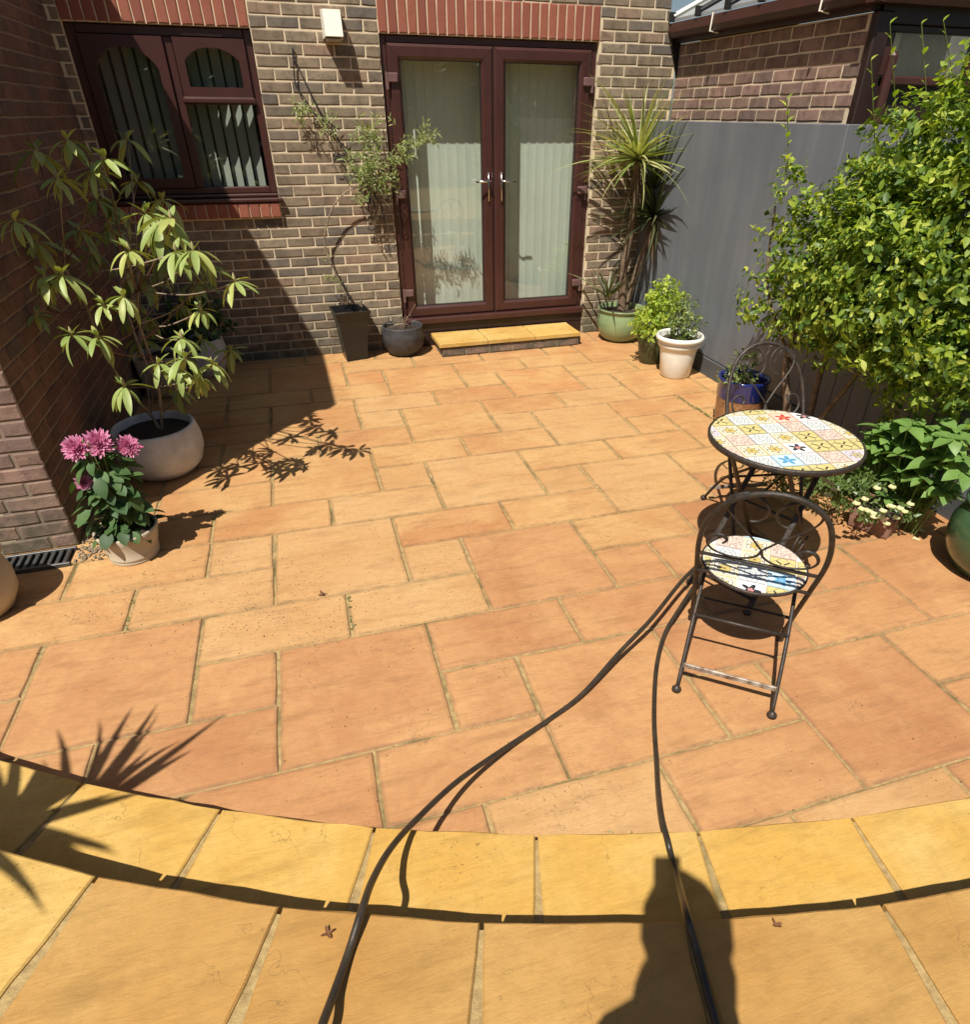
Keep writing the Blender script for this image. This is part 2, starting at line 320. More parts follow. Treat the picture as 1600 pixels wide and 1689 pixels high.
def boxgeo(a, b, ch=0):
    (x0, y0, z0), (x1, y1, z1) = a, b
    if ch <= 0:
        vs = [(x, y, z) for x in (x0, x1) for y in (y0, y1) for z in (z0, z1)]
        return vs, [(0, 1, 3, 2), (4, 6, 7, 5), (0, 4, 5, 1), (2, 3, 7, 6), (0, 2, 6, 4), (1, 5, 7, 3)]
    c = min(ch, (x1-x0)*.45, (y1-y0)*.45, (z1-z0)*.45)
    vs = []; idx = {}
    for sx in (0, 1):
        for sy in (0, 1):
            for sz in (0, 1):
                P = [(x0, x1)[sx], (y0, y1)[sy], (z0, z1)[sz]]; dl = [c if not q else -c for q in (sx, sy, sz)]
                for ax in range(3):
                    q = [P[i] + (0 if i == ax else dl[i]) for i in range(3)]; idx[(sx, sy, sz, ax)] = len(vs); vs.append(tuple(q))
    I = lambda *k: idx[k]; fs = []
    for s in (0, 1):
        q = [I(s, 0, 0, 0), I(s, 1, 0, 0), I(s, 1, 1, 0), I(s, 0, 1, 0)]; fs.append(tuple(q if s else q[::-1]))
        q = [I(0, s, 0, 1), I(0, s, 1, 1), I(1, s, 1, 1), I(1, s, 0, 1)]; fs.append(tuple(q if s else q[::-1]))
        q = [I(0, 0, s, 2), I(1, 0, s, 2), I(1, 1, s, 2), I(0, 1, s, 2)]; fs.append(tuple(q if s else q[::-1]))
    for s in (0, 1):
        for t in (0, 1):
            for (A, B, f) in ((0, 1, lambda z: (s, t, z)), (0, 2, lambda z: (s, z, t)), (1, 2, lambda z: (z, s, t))):
                fs.append((I(*f(0), A), I(*f(0), B), I(*f(1), B), I(*f(1), A)))
    for k in idx:
        if k[3] == 0: fs.append((I(*k[:3], 0), I(*k[:3], 1), I(*k[:3], 2)))
    return vs, fs
def box(name, a, b, mt, parent=None, ch=.002, fix=True):
    me = mesh(name, *boxgeo(a, b, ch)); import bmesh; bm = bmesh.new(); bm.from_mesh(me); bmesh.ops.recalc_face_normals(bm, faces=bm.faces); bm.to_mesh(me); bm.free()
    return link(name, me, mt, parent)
def spline(pts, n=8):
    pts = [V(p) for p in pts]; out = []
    for i in range(len(pts)-1):
        p0, p1, p2, p3 = pts[max(i-1, 0)], pts[i], pts[i+1], pts[min(i+2, len(pts)-1)]
        for k in range(n):
            t = k/n; out.append(.5*((2*p1)+(p2-p0)*t+(2*p0-5*p1+4*p2-p3)*t*t+(3*p1-p0-3*p2+p3)*t**3))
    out.append(pts[-1]); return out
def frame(P, d, up=(0, 0, 1), roll=0):
    """matrix whose +Y runs along d and whose +Z leans towards up"""
    y = V(d).normalized(); u = V(up); x = y.cross(u)
    if x.length < 1e-3: x = y.cross(V((1, .1, 0)))
    x.normalize(); z = x.cross(y)
    m = Matrix((x, y, z)).transposed().to_4x4(); m.translation = V(P)
    if roll: m = m @ Matrix.Rotation(roll, 4, 'Y')
    return m
def leafgeo(L, W, droop=.25, fold=.15, n=4, wide=.45, tip=.8):
    vs = []; fs = []
    for i in range(n+1):
        t = i/n; wd = W*.5*max(.06, (math.sin(math.pi*min(1, t**(.9 if wide < .5 else 1.15)))**(.8 if wide < .5 else .62))) if i < n else .001
        y = L*t; z = -droop*L*t*t
        vs += [(-wd, y, z+fold*wd), (0, y, z), (wd, y, z+fold*wd)]
    for i in range(n):
        k = i*3; fs += [(k, k+1, k+4, k+3), (k+1, k+2, k+5, k+4)]
    return vs, fs
def bladegeo(L, W, droop=.2, n=5):
    vs = []; fs = []
    for i in range(n+1):
        t = i/n; wd = W*.5*(1-t**2.2)*(0.55+.9*min(t*3, .5)) if i < n else .0008
        y = L*t*(1-.12*droop*t*t); z = -droop*L*t**2.4; vs += [(-wd, y, z+.25*wd), (0, y, z), (wd, y, z+.25*wd)]
    for i in range(n):
        k = i*3; fs += [(k, k+1, k+4, k+3), (k+1, k+2, k+5, k+4)]
    return vs, fs
# ------------------------------------------------------------------ ground
U0, PIT = .03, .3055
def uvpt(i, j):
    """slab grid -> world: the paving is laid a touch out of square with the house"""
    v = .04-.306*j; u = U0+PIT*i-.0175*(v+1.5)-.002; t = -.0154; return V((u*math.cos(t)-v*math.sin(t), u*math.sin(t)+v*math.cos(t), 0))
g = link('ground', mesh('ground', [(-60, -60, -.06), (60, -60, -.06), (60, 60, -.06), (-60, 60, -.06)], [(0, 1, 2, 3)]), M['earth']); struct(g)
patio = struct(link('patio', mesh('patio', [(-6, -5.9, -.007), (2.32, -5.9, -.007), (2.32, .05, -.007), (-6, .05, -.007)], [(0, 1, 2, 3)]), M['joint']))
SL = """-5,0,2,1 -3,0,2,1 -1,0,2,1 1,0,2,1 3,0,2,1 5,0,1,1 6,0,2,1 -4,1,2,2 -6,1,2,2 -2,1,2,1 0,1,2,1 2,1,2,1 4,1,1,1 5,1,2,2 -2,2,1,1 -1,2,2,2 1,2,2,1 3,2,2,1
-5,3,2,1 -3,3,2,1 1,3,1,1 2,3,2,2 4,3,2,1 6,3,1,1 -4,4,2,2 -5,4,1,1 -6,5,2,1 -2,4,2,1 0,4,2,1 4,4,1,1 5,4,2,2 -2,5,1,1 -1,5,2,2 1,5,2,1 3,5,2,1 -5,6,2,1 -3,6,2,1 1,6,1,1 2,6,2,2 4,6,2,1 6,6,1,1
-5,7,1,1 -4,7,2,2 -2,7,2,1 0,7,2,1 4,7,1,1 5,7,1,2 6,7,1,1 -6,8,2,1 -2,8,1,1 -1,8,2,2 1,8,2,1 3,8,2,1 -3,9,2,1 -5,9,2,1 1,9,1,1 2,9,2,2 4,9,2,1 -5,10,1,1 -4,10,2,2 -2,10,2,1 0,10,2,1 -7,10,2,1 4,10,1,1
-8,11,2,1 -6,11,2,1 -2,11,1,1 -1,11,2,2 1,11,2,1 3,11,2,1 -7,12,2,2 -5,12,2,1 -3,12,2,1 -8,12,1,1 -8,13,1,1 1,12,1,1 2,12,2,1 4,12,2,1 -5,13,1,1 -4,13,2,2 -2,13,2,1 0,13,2,1 2,13,2,1 4,13,1,1 5,13,2,2
-8,14,2,1 -6,14,2,1 -2,14,1,1 -1,14,2,2 1,14,2,1 3,14,2,1 -7,15,2,1 -5,15,2,1 -3,15,2,1 1,15,1,1 2,15,2,2 4,15,2,1 -4,16,2,1 -2,16,2,1 0,16,2,1 4,16,2,1 1,17,2,1 3,17,2,1 5,17,2,1 -1,17,2,1 2,18,2,1 4,18,2,1 0,18,2,1 6,15,1,1 6,16,1,2"""
cells = {}; slabs = []
for tok in SL.split():
    i, j, a, b = map(int, tok.split(','))
    if any((i+x, j+y) in cells for x in range(a) for y in range(b)): continue
    for x in range(a):
        for y in range(b): cells[(i+x, j+y)] = 1
    slabs.append((i, j, a, b))
for j in range(0, 19):
    for i in range(-20, 8):
        if (i, j) not in cells:
            a = 2 if (i+1, j) not in cells and i < 7 else 1
            for x in range(a): cells[(i+x, j)] = 1
            slabs.append((i, j, a, 1))
def slab_mesh(a, b, seed, th=.035, gap=.010):
    rs = random.Random(seed); W, H = a*PIT-gap, b*.306-.0065; n = 5; vs = []; fs = []; c = .005
    def edge(t): return rs.uniform(-.0022, .0022)
    for jy in range(n+1):
        for ix in range(n+1):
            tt = (0, .022, 0, 0, .022, 0); gx = lambda q, D: (-D/2+c, -D/2+c+.014, -D/6, D/6, D/2-c-.014, D/2-c)[q]; x = gx(ix, W); y = gx(jy, H)
            ed = ix in (0, n) or jy in (0, n); vs.append((x+(edge(0) if ix in (0, n) else 0), y+(edge(0) if jy in (0, n) else 0), rs.uniform(-.0012, .0012)-(.0012 if ed else 0)))
    for jy in range(n):
        for ix in range(n): k = jy*(n+1)+ix; fs.append((k, k+1, k+n+2, k+n+1))
    ring = [i for i in range(n+1)]+[n+(n+1)*j for j in range(1, n+1)]+[(n+1)*n+i for i in range(n-1, -1, -1)]+[(n+1)*j for j in range(n-1, 0, -1)]
    k1 = len(vs)
    for q in ring:
        x, y, z = vs[q]; l = math.hypot(x, y); vs.append((x+(c*.9 if x > W/2-2*c else -c*.9 if x < -W/2+2*c else 0), y+(c*.9 if y > H/2-2*c else -c*.9 if y < -H/2+2*c else 0), z-.005))
    k2 = len(vs)
    for q in range(len(ring)): x, y, z = vs[k1+q]; vs.append((x, y, -th))
    m = len(ring)
    for q in range(m):
        r2 = (q+1) % m; fs.append((ring[q], k1+q, k1+r2, ring[r2])); fs.append((k1+q, k2+q, k2+r2, k1+r2))
    me = mesh('paving_slab', vs, fs); at = me.attributes.new('edge', 'FLOAT', 'POINT'); ins = set(range((n+1)*(n+1)))-set(ring)
    for q in range(len(vs)): at.data[q].value = 0. if q in ins else 1.
    return me
C1, R1 = V((1.415, .753)), 6.157; H1, H2 = .16, .36
SMC = {}
for (i, j, a, b) in slabs:
    c0, c1, c2 = uvpt(i, j), uvpt(i+a, j), uvpt(i, j+b); ctr = (c1+c2)/2
    if ctr.x < -2.16 and ctr.y > -2.75: continue
    if ctr.x < -5.5 or ctr.x > 2.33: continue
    corners = [uvpt(i, j), uvpt(i+a, j), uvpt(i, j+b), uvpt(i+a, j+b)]
    if min((V((q.x, q.y))-C1).length for q in corners) > R1+.02: continue
    near = j >= 12 and not (j == 12 and a*b == 2 and i < 1) or (j == 11 and a*b == 4) or (i >= 3 and j >= 10)
    pale = (i, j) in ((-6, 11), (-5, 12), (-3, 12), (-2, 11), (-4, 10), (-5, 10), (-1, 8), (-2, 8), (2, 6), (1, 9), (-3, 9), (3, 5), (-2, 5), (4, 4), (-2, 4), (1, 6), (2, 9), (-2, 16)) or (j == 17 and i < 2)
    near = near and not pale; key = (a, b, 'slabpale' if pale else near, random.randrange(3))
    if key not in SMC: SMC[key] = slab_mesh(a, b, hash(key) % 999)
    ang = -.0154+(math.pi if rnd() < .5 and True else 0); tl = Matrix.Rotation(random.uniform(-.002, .002), 4, 'X')
    o = link('slab', SMC[key], M['slabpale'] if pale else M['slabnear'] if near else M['slab'], patio, mat4=Matrix.Translation((ctr.x, ctr.y, random.uniform(-.0012, .0008))) @ Matrix.Rotation(ang, 4, 'Z') @ tl)
# --- curved steps down from the upper terrace
def polyprism(pts, z0, z1, ch=.006, jit=.0028):
    n = len(pts); c = sum((V((p[0], p[1])) for p in pts), V((0, 0)))/n; vs = []; fs = []
    sub = []
    for q in range(n):
        A, B = V(pts[q][:2]), V(pts[(q+1) % n][:2]); L = (B-A).length; k = max(1, int(L/.07))
        for t in range(k):
            P = A.lerp(B, t/k); nr = V((B-A).normalized().yx); nr.y *= -1
            sub.append(P + nr*random.uniform(-jit, jit)*(0 if t == 0 else 1))
    m = len(sub)
    for P in sub: d = (c-P).normalized(); Q = P+d*ch; vs.append((Q.x, Q.y, z1+random.uniform(-.0008, .0008)))
    for P in sub: vs.append((P.x, P.y, z1-ch*.8))
    for P in sub: vs.append((P.x, P.y, z0))
    fs.append(tuple(range(m))); fs += [(k+a, m+k+a, m+(a+1) % m+k, k+(a+1) % m) for k in (0, m) for a in range(m)]
    return mesh('coping_stone', vs, [f[::-1] if i > 0 else f for i, f in enumerate(fs)])
def fixn(me):
    import bmesh; bm = bmesh.new(); bm.from_mesh(me); bmesh.ops.recalc_face_normals(bm, faces=bm.faces); bm.to_mesh(me); bm.free(); return me
def arcpts(C, R, a0, a1, n): return [V((C.x+R*math.cos(a0+(a1-a0)*k/n), C.y+R*math.sin(a0+(a1-a0)*k/n))) for k in range(n+1)]
step = tag(empty('curved_step'), 'curved yellow stone step running across the foreground between patio and terrace', 'step'); struct(step)
def ang(C, P): return math.atan2(P[1]-C.y, P[0]-C.x)
da = .455/R1; a_ref = ang(C1, (-.512, -5.102)); angs = [a_ref+da*k for k in range(-9, 10)]
for k in range(len(angs)-1):
    A = V((C1.x+R1*math.cos(angs[k]), C1.y+R1*math.sin(angs[k]))); B = V((C1.x+R1*math.cos(angs[k+1]), C1.y+R1*math.sin(angs[k+1])))
    t = (B-A).normalized(); nrm = V((t.y, -t.x));
    if nrm.dot(A-C1) < 0: nrm = -nrm
    A2, B2 = A+t*.004, B-t*.004
    me = fixn(polyprism([A2, B2, B2+nrm*.275, A2+nrm*.275], H1-.045, H1, .005)); link('coping_stone', me, M['yellow'], step)
def ringwall(C, R, th, a0, a1, z0, z1, name, mt, parent):
    n = 60; o = arcpts(C, R+th, a0, a1, n); i = arcpts(C, R, a0, a1, n); mb = MB()
    vs = [(p.x, p.y, z) for z in (z0, z1) for L in (i, o) for p in L]; m = n+1; fs = []
    for k in range(n): fs += [(k, k+1, 2*m+k+1, 2*m+k), (m+k, m+k+1, 3*m+k+1, 3*m+k), (2*m+k, 2*m+k+1, 3*m+k+1, 3*m+k)]
    return link(name, fixn(mesh(name, vs, fs)), mt, parent)
ringwall(C1, R1+.012, .6, angs[0], angs[-1], -.03, H1-.008, 'riser', M['joint'], step)
C2, R2 = V((1.168, .015)), 5.711
terr = tag(empty('upper_terrace'), None, None); struct(terr)
da2 = .45/R2; a2 = ang(C2, (-.74, -5.368)); angs2 = [a2+da2*k for k in range(-9, 11)]
for k in range(len(angs2)-1):
    A = V((C2.x+R2*math.cos(angs2[k]), C2.y+R2*math.sin(angs2[k]))); B = V((C2.x+R2*math.cos(angs2[k+1]), C2.y+R2*math.sin(angs2[k+1])))
    t = (B-A).normalized(); nrm = V((t.y, -t.x))
    if nrm.dot(A-C2) < 0: nrm = -nrm
    for row in range(3):
        A2, B2 = A+t*(.005+.012*row)-t*(.02*row), B-t*(.005+.012*row)+t*(.02*row)
        y0, y1 = row*.61, row*.61+.60
        left = A.x < -1.6 and row == 0
        link('terrace_slab', fixn(polyprism([A2+nrm*y0, B2+nrm*y0, B2+nrm*y1, A2+nrm*y1], H2-.045, H2, .005)), M['yellow'] if left else M['ochre'], terr)
ringwall(C2, R2+.014, 7, angs2[0], angs2[-1], -.03, H2-.008, 'terrace_bed', M['joint'], terr)
# ------------------------------------------------------------------ brick walls
BR = {}
def brick_mesh(w_, h_, mt, var, proud=.005):
    key = (round(w_, 3), round(h_, 3), mt.name, var)
    if key in BR: return BR[key]
    rs = random.Random(hash(key) % 9999); c = .006; j = lambda s=.0028: rs.uniform(-s, s)
    A = [(-w_/2, -h_/2), (w_/2, -h_/2), (w_/2, h_/2), (-w_/2, h_/2)]
    mid = [((A[k][0]+A[(k+1) % 4][0])/2, (A[k][1]+A[(k+1) % 4][1])/2) for k in range(4)]
    out = [q for k in range(4) for q in (A[k], mid[k])]; out = [(x+j(), z+j()) for x, z in out]
    vs = []
    for x, z in out: vs.append((x*(1-2*c/w_), -proud+j(.0006), z*(1-2*c/h_)))
    for x, z in out: vs.append((x, -proud+.004, z))
    for x, z in out: vs.append((x, .03, z))
    fs = [tuple(range(8))]; fs += [(k+a, k+8+a, k+8+(a+1) % 8, k+(a+1) % 8) for k in (0, 8) for a in range(8)]
    me = mesh('brick', vs, fs); me.materials.append(mt); BR[key] = me; return me
def brickwork(parent, name, O, ud, rows, spec, u0, u1, mt, openings, off, limit=300):
    """O origin on the wall face, ud unit direction along the wall (viewed from outside, left to right), brick course .075"""
    nrm = V((ud.y, -ud.x, 0)); items = []
    for k in range(rows):
        z = k*.075+.0375; start = off(k); m = math.floor((u0-start)/.225)
        x = start+m*.225
        while x < u1:
            segs = [(max(x+.005, u0), min(x+.22, u1))]
            for (a, b, za, zb) in openings:
                if za < z < zb:
                    ns = []
                    for s0, s1 in segs:
                        if s1 <= a or s0 >= b: ns.append((s0, s1)); continue
                        if s0 < a: ns.append((s0, a))
                        if s1 > b: ns.append((b, s1))
                    segs = ns
            for s0, s1 in segs:
                if s1-s0 > .03: items.append(((s0+s1)/2, round((s1-s0)/.005)*.005, z))
            x += .225
    def score(it):
        P = O+ud*it[0]+V((0, 0, it[2])); q = proj(P)
        if not q or not (-25 < q[0] < 1625 and -25 < q[1] < 1715): return -1/(1+(P-CP).length)
        q2 = proj(P+ud*it[1]); area = abs(q2[0]-q[0])*60/q[2] if q2 else 0; return area
    items.sort(key=score, reverse=True); mbx = MB(); cnt = 0
    R = Matrix((ud, V((-nrm.x, -nrm.y, 0)), V((0, 0, 1)))).transposed().to_4x4()
    for idx, (u, wd, z) in enumerate(items):
        mm = Matrix.Translation(O+ud*u+V((0, 0, z))+nrm*random.uniform(-.0015, .0015)) @ R
        me = brick_mesh(wd, .065, mt, random.randrange(4))
        if idx < limit and score(items[idx]) > 0: link(name, me, None, parent, mat4=mm); cnt += 1
        else: mbx.add([v.co for v in me.vertices], [tuple(p.vertices) for p in me.polygons], mm)
    if mbx.v: stuff(mbx.build('brickwork', mt, parent))
def mortar_wall(parent, O, ud, u0, u1, z1, openings, th, mt, name='mortar'):
    """solid wall core cut around its openings"""
    nrm = V((ud.y, -ud.x, 0)); xs = sorted({u0, u1, *[q for o_ in openings for q in o_[:2]]}); zs = sorted({-.05, z1, *[q for o_ in openings for q in o_[2:]]}); mb = MB()
    R = Matrix((ud, V((-nrm.x, -nrm.y, 0)), V((0, 0, 1)))).transposed().to_4x4()
    for a, b in zip(xs, xs[1:]):
        for c, d in zip(zs, zs[1:]):
            mx, mz = (a+b)/2, (c+d)/2
            if any(o_[0] < mx < o_[1] and o_[2] < mz < o_[3] for o_ in openings): continue
            mb.box((a, 0, c), (b, th, d), Matrix.Translation(O) @ R)
    ob = mb.build(name, mt, parent); fixn(ob.data); return ob
XH = V((1, 0, 0)); HX0, HX1 = -2.155, 2.5
WIN = (-2.08, -.90, 1.275, 2.55); DOOR = (0., 1.785, 0., 2.55)
house = tag(empty('brick_house'), 'brown brick rear wall of the house with french doors and a window', 'house')
off_h = lambda k: (0.003 if k % 2 == 0 else .1155)
core_op = [(-2.08, -.90, 1.135, 2.325), (0, 1.785, 0, 2.325), (2.40, 2.5, 2.42, 4.6)]
mortar_wall(house, V((0, 0, 0)), XH, HX0, HX1, 4.6, core_op, .24, M['mortar'])
brickwork(house, 'brick', V((0, 0, 0)), XH, 61, None, HX0, HX1, M['brick'], [(-2.082, -.898, 1.12, 2.55), (-.002, 1.787, 0, 2.55), (2.402, 2.6, 2.42, 9)], off_h, 300)
def soldiers(x0, x1, z0, z1, y, parent, n, nm):
    p = (x1-x0)/n
    for k in range(n):
        me = brick_mesh(round(p-.009, 3), round(z1-z0-.008, 3), M['redbrick'], k % 3); link(nm, me, None, parent, mat4=Matrix.Translation((x0+p*(k+.5), y, (z0+z1)/2)))
soldiers(0, 1.785, 2.325, 2.55, -.002, house, 24, 'lintel_brick')
soldiers(-2.08, -.90, 2.325, 2.55, -.002, house, 16, 'lintel_brick')
n = 15; p = 1.18/n
for k in range(n):
    vs, fs = boxgeo((-p/2+.004, -.045, -.05), (p/2-.004, .10, .05), .004); key = 'sillb'
    if key not in BR: BR[key] = fixn(mesh('sill_brick', vs, fs)); BR[key].materials.append(M['redbrick'])
    link('sill_brick', BR[key], None, house, mat4=Matrix.Translation((-2.08+p*(k+.5), 0, 1.188)))
box('sill_mortar', (-2.078, -.035, 1.137), (-.902, .10, 1.234), M['mortar'], house, 0)
# --- window
win = empty('window'); win.parent = house
wy = .045
def bar(nm, x0, x1, z0, z1, y0, y1, par, mt='upvc', ch=.006): return box(nm, (x0, y0, z0), (x1, y1, z1), M[mt], par, ch)
bar('window_frame', -2.078, -2.02, 1.30, 2.32, wy, wy+.07, win); bar('window_frame', -.955, -.902, 1.30, 2.32, wy, wy+.07, win)
bar('window_frame', -2.02, -.955, 2.265, 2.32, wy, wy+.07, win); bar('window_frame', -2.02, -.955, 1.30, 1.345, wy, wy+.07, win)
bar('window_frame', -1.492, -1.432, 1.345, 2.265, wy, wy+.07, win); bar('window_sill', -2.078, -.872, 1.243, 1.272, -.055, .1, win, 'upvc', .008); bar('window_sill', -2.07, -.902, 1.273, 1.299, .01, .11, win, 'upvc', .008)
def arched(nm, x0, x1, z0, z1, fw, rise, y0, y1, par, arch=True):
    """sash whose glass opening has a shallow arched head"""
    n = 14; inn = [(x0+fw, z0+fw), (x1-fw, z0+fw)]
    zt = z1-fw; xm, hw = (x0+x1)/2, (x1-x0)/2-fw
    for k in range(n+1):
        t = -1+2*k/n; inn.append((xm-t*hw, zt-(rise*(abs(t)**2.6) if arch else 0)))
    out = []
    for (x, z) in inn:
        if z <= z0+fw+1e-6: out.append((x0 if x < xm else x1, z0))
        else: out.append((x0+(x-x0-fw)*(x1-x0)/(x1-x0-2*fw), z1) if x0+fw < x < x1-fw else (x0 if x < xm else x1, z1))
    m = len(inn); vs = [(x, y, z) for y in (y0, y1) for L in (inn, out) for x, z in L]; fs = []
    for k in range(m):
        q = (k+1) % m; fs += [(k, q, m+q, m+k), (2*m+k, 2*m+q, 3*m+q, 3*m+k), (k, q, 2*m+q, 2*m+k), (m+k, m+q, 3*m+q, 3*m+k)]
    return link(nm, fixn(mesh(nm, vs, fs)), M['upvc'], par)
arched('sash', -2.018, -1.494, 1.347, 2.263, .062, .12, wy-.018, wy+.05, win)
arched('top_light', -1.430, -.957, 1.925, 2.263, .055, .075, wy-.018, wy+.05, win)
bar('transom', -1.445, -.945, 1.875, 1.923, wy-.035, wy+.05, win, 'upvc', .014)
for a in ((-1.95, -1.56, 1.41, 2.2), (-1.375, -1.01, 1.98, 2.21), (-1.43, -.957, 1.347, 1.876)): bar('glass_pane', a[0], a[1], a[2], a[3], wy+.02, wy+.024, win, 'glass', 0)
bar('vent_strip', -1.36, -1.10, 2.272, 2.285, wy-.006, wy, win, 'hinge', 0)
# --- french doors
door = empty('french_door'); door.parent = house; dy = .03
bar('door_frame', .003, .052, .25, 2.32, dy, dy+.07, door); bar('door_frame', 1.733, 1.782, .25, 2.32, dy, dy+.07, door); bar('door_frame', .052, 1.733, 2.272, 2.32, dy, dy+.07, door)
bar('door_sill', -.0, 1.785, .205, .262, -.03, .12, door, 'upvc', .008); bar('door_sill', .0, 1.785, .125, .203, -.004, .12, door, 'upvcdark', .004); bar('threshold', 0, 1.785, -.02, .123, -.001, .12, door, 'upvcdark', .004)
def leafdoor(x0, x1, nm='door_leaf'):
    fw = .098
    for (a, b, c, d) in ((0, 0, 1, 0),): pass
    z0, z1 = .2625, 2.2715; y0, y1 = dy-.02, dy+.05
    # mitred frame: four trapezoid rails with a raised bevel
    O = [(x0, z0), (x1, z0), (x1, z1), (x0, z1)]; I = [(x0+fw, z0+fw), (x1-fw, z0+fw), (x1-fw, z1-fw), (x0+fw, z1-fw)]; Md = [(x0+.018, z0+.018), (x1-.018, z0+.018), (x1-.018, z1-.018), (x0+.018, z1-.018)]
    M2 = [(x0+fw-.022, z0+fw-.022), (x1-fw+.022, z0+fw-.022), (x1-fw+.022, z1-fw+.022), (x0+fw-.022, z1-fw+.022)]
    for k in range(4):
        q = (k+1) % 4; g_ = .0009; dirx, dirz = O[q][0]-O[k][0], O[q][1]-O[k][1]; L = math.hypot(dirx, dirz); dx, dz = dirx/L*g_, dirz/L*g_
        ring = [(O, y0+.012), (Md, y0), (M2, y0), (I, y0+.018), (I, y1)]
        vs = []
        for pts, yy in ring: vs += [(pts[k][0]+dx, yy, pts[k][1]+dz), (pts[q][0]-dx, yy, pts[q][1]-dz)]
        fs = [(2*i, 2*i+1, 2*i+3, 2*i+2) for i in range(4)]+[(8, 9, 1, 0), (0, 2, 4, 6, 8), (1, 3, 5, 7, 9)]
        link(nm, fixn(mesh(nm, vs, fs)), M['upvc'], door)
    bar('glass_pane', x0+fw-.01, x1-fw+.01, z0+fw-.01, z1-fw+.01, dy+.012, dy+.018, door, 'glass', 0)
    mb = MB()
    for (a, b, c, d) in ((x0+fw-.002, x0+fw+.004, z0+fw, z1-fw), (x1-fw-.004, x1-fw+.002, z0+fw, z1-fw), (x0+fw+.004, x1-fw-.004, z0+fw-.002, z0+fw+.004), (x0+fw+.004, x1-fw-.004, z1-fw-.004, z1-fw+.002)): mb.box((a, dy-.003, c), (b, dy+.011, d))
    fixn(mb.build('glazing_seal', M['seal'], door).data)
leafdoor(.0525, .8885); leafdoor(.8955, 1.7325)
box('meeting_seal', (.887, dy-.006, .263), (.897, dy+.049, 2.271), M['seal'], door, 0)
for hx, sgn in ((.838, -1), (.952, 1)):
    mb = MB(); mb.tube([(hx, dy-.028, 1.42), (hx, dy-.028, 1.20)], .011, 8, True, (1.2, .6)); mb.tube([(hx, dy-.03, 1.355), (hx, dy-.065, 1.355), (hx+sgn*.03, dy-.072, 1.355), (hx+sgn*.12, dy-.066, 1.352)], .0085, 8); mb.build('door_handle', M['chrome'], door, True)
for z in (2.06, 1.27, .485):
    for hx, sg in ((.05, 1), (1.735, -1)):
        mb = MB(); mb.box((hx-.005 if sg > 0 else hx-.07, dy-.045, z-.03), (hx+.07 if sg > 0 else hx+.005, dy-.02, z+.03), None, .006)
        x = hx-.012 if sg > 0 else hx+.012; mb.tube([(x, dy-.03, z+.035), (x, dy-.03, z-.075)], .014, 8); fixn(mb.build('hinge', M['hinge'], door).data)
# --- room behind, and the vertical blinds
def shell(name, x0, x1, y0, y1, z0, z1):
    vs, fs = boxgeo((x0, y0, z0), (x1, y1, z1), 0); o = link(name, mesh(name, vs, [f for i, f in enumerate(fs) if i != 2]), M['room']); return struct(o)
shell('interior_room', -2.6, 2.45, .241, 3.4, .1, 2.7)
M['blindshade'] = simple('shaded_blind_fabric', (.36, .40, .37), .9, var=.08, scale=3, bump=.1, bscale=400)  # dimmer copy of the blind fabric, the small window's shade put into its colour
def blind(label, x0, x1, z0, z1, y, pitch, rot, wd, mt='blind'):
    b = tag(empty('vertical_blind', (x0, y, z0)), label, 'blind'); k = 0; x = 0
    a = 6; vs = []; fs = []
    for i in range(a+1):
        t = -1+2*i/a; vs += [(t*wd/2, .0025*(1-t*t), 0), (t*wd/2, .0025*(1-t*t), z1-z0)]
    for i in range(a): fs.append((2*i, 2*i+2, 2*i+3, 2*i+1))
    me = mesh('slat', vs, fs, True); me.materials.append(M[mt])
    while x < x1-x0:
        link('slat', me, None, b, mat4=Matrix.Translation((x, 0, 0)) @ Matrix.Rotation(rot+random.uniform(-.012, .012), 4, 'Z')); x += pitch
    box('head_rail', (-.05, -.03, z1-z0+.002), (x1-x0+.05, .03, z1-z0+.05), M['lampwhite'], b)
blind('pale grey-green vertical blind closed behind the french doors', .10, 1.74, .30, 2.24, .285, .0815, .06, .083)
blind('vertical blind hanging half open behind the small window beside the shrub', -2.0, -.95, 1.33, 2.22, .20, .082, -.62, .086, 'blindshade')
# --- side wing on the left
WY = -2.82; WH = 3.2; wing = tag(empty('side_wing'), 'red brown brick side wing at the left whose end face catches the sun', 'building wing')
UD = V((0, 1, 0)); OW = V((-2.155, WY, 0))
mortar_wall(wing, OW, UD, 0, -WY-.002, WH, [], .25, M['mortar_wing_shade'], 'mortar')
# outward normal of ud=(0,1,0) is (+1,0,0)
brickwork(wing, 'brick', OW, UD, 42, None, .0, -WY-.004, M['brickred_shade'], [], lambda k: (.0 if k % 2 else .1125), 250)
mortar_wall(wing, V((-5.5, WY, 0)), V((1, 0, 0)), 0, 5.5-2.155-.2505, WH, [], .25, M['mortar'], 'mortar')  # sunlit end face gets the paler mortar instead of the shade-darkened one
brickwork(wing, 'end_brick', V((-5.5, WY, 0)), V((1, 0, 0)), 42, None, 0, 5.5-2.151, M['brickcon'], [], lambda k: (5.5-2.151-.225*20 if k % 2 else 5.5-2.151-.1125-.225*20), 60)
box('eaves_board', (-5.6, WY-.06, WH), (-2.12, 0, WH+.16), M['upvcdark'], wing)
vs = [(-5.6, WY-.06, WH+.16), (-2.12, WY-.06, WH+.16), (-2.12, 0, WH+.16), (-5.6, 0, WH+.16), (-4, WY-.06, WH+.5), (-4, 0, WH+.5)]
link('wing_roof', fixn(mesh('wing_roof', vs, [(0, 1, 4), (1, 2, 5, 4), (3, 5, 2), (0, 4, 5, 3)])), M['upvcdark'], wing)
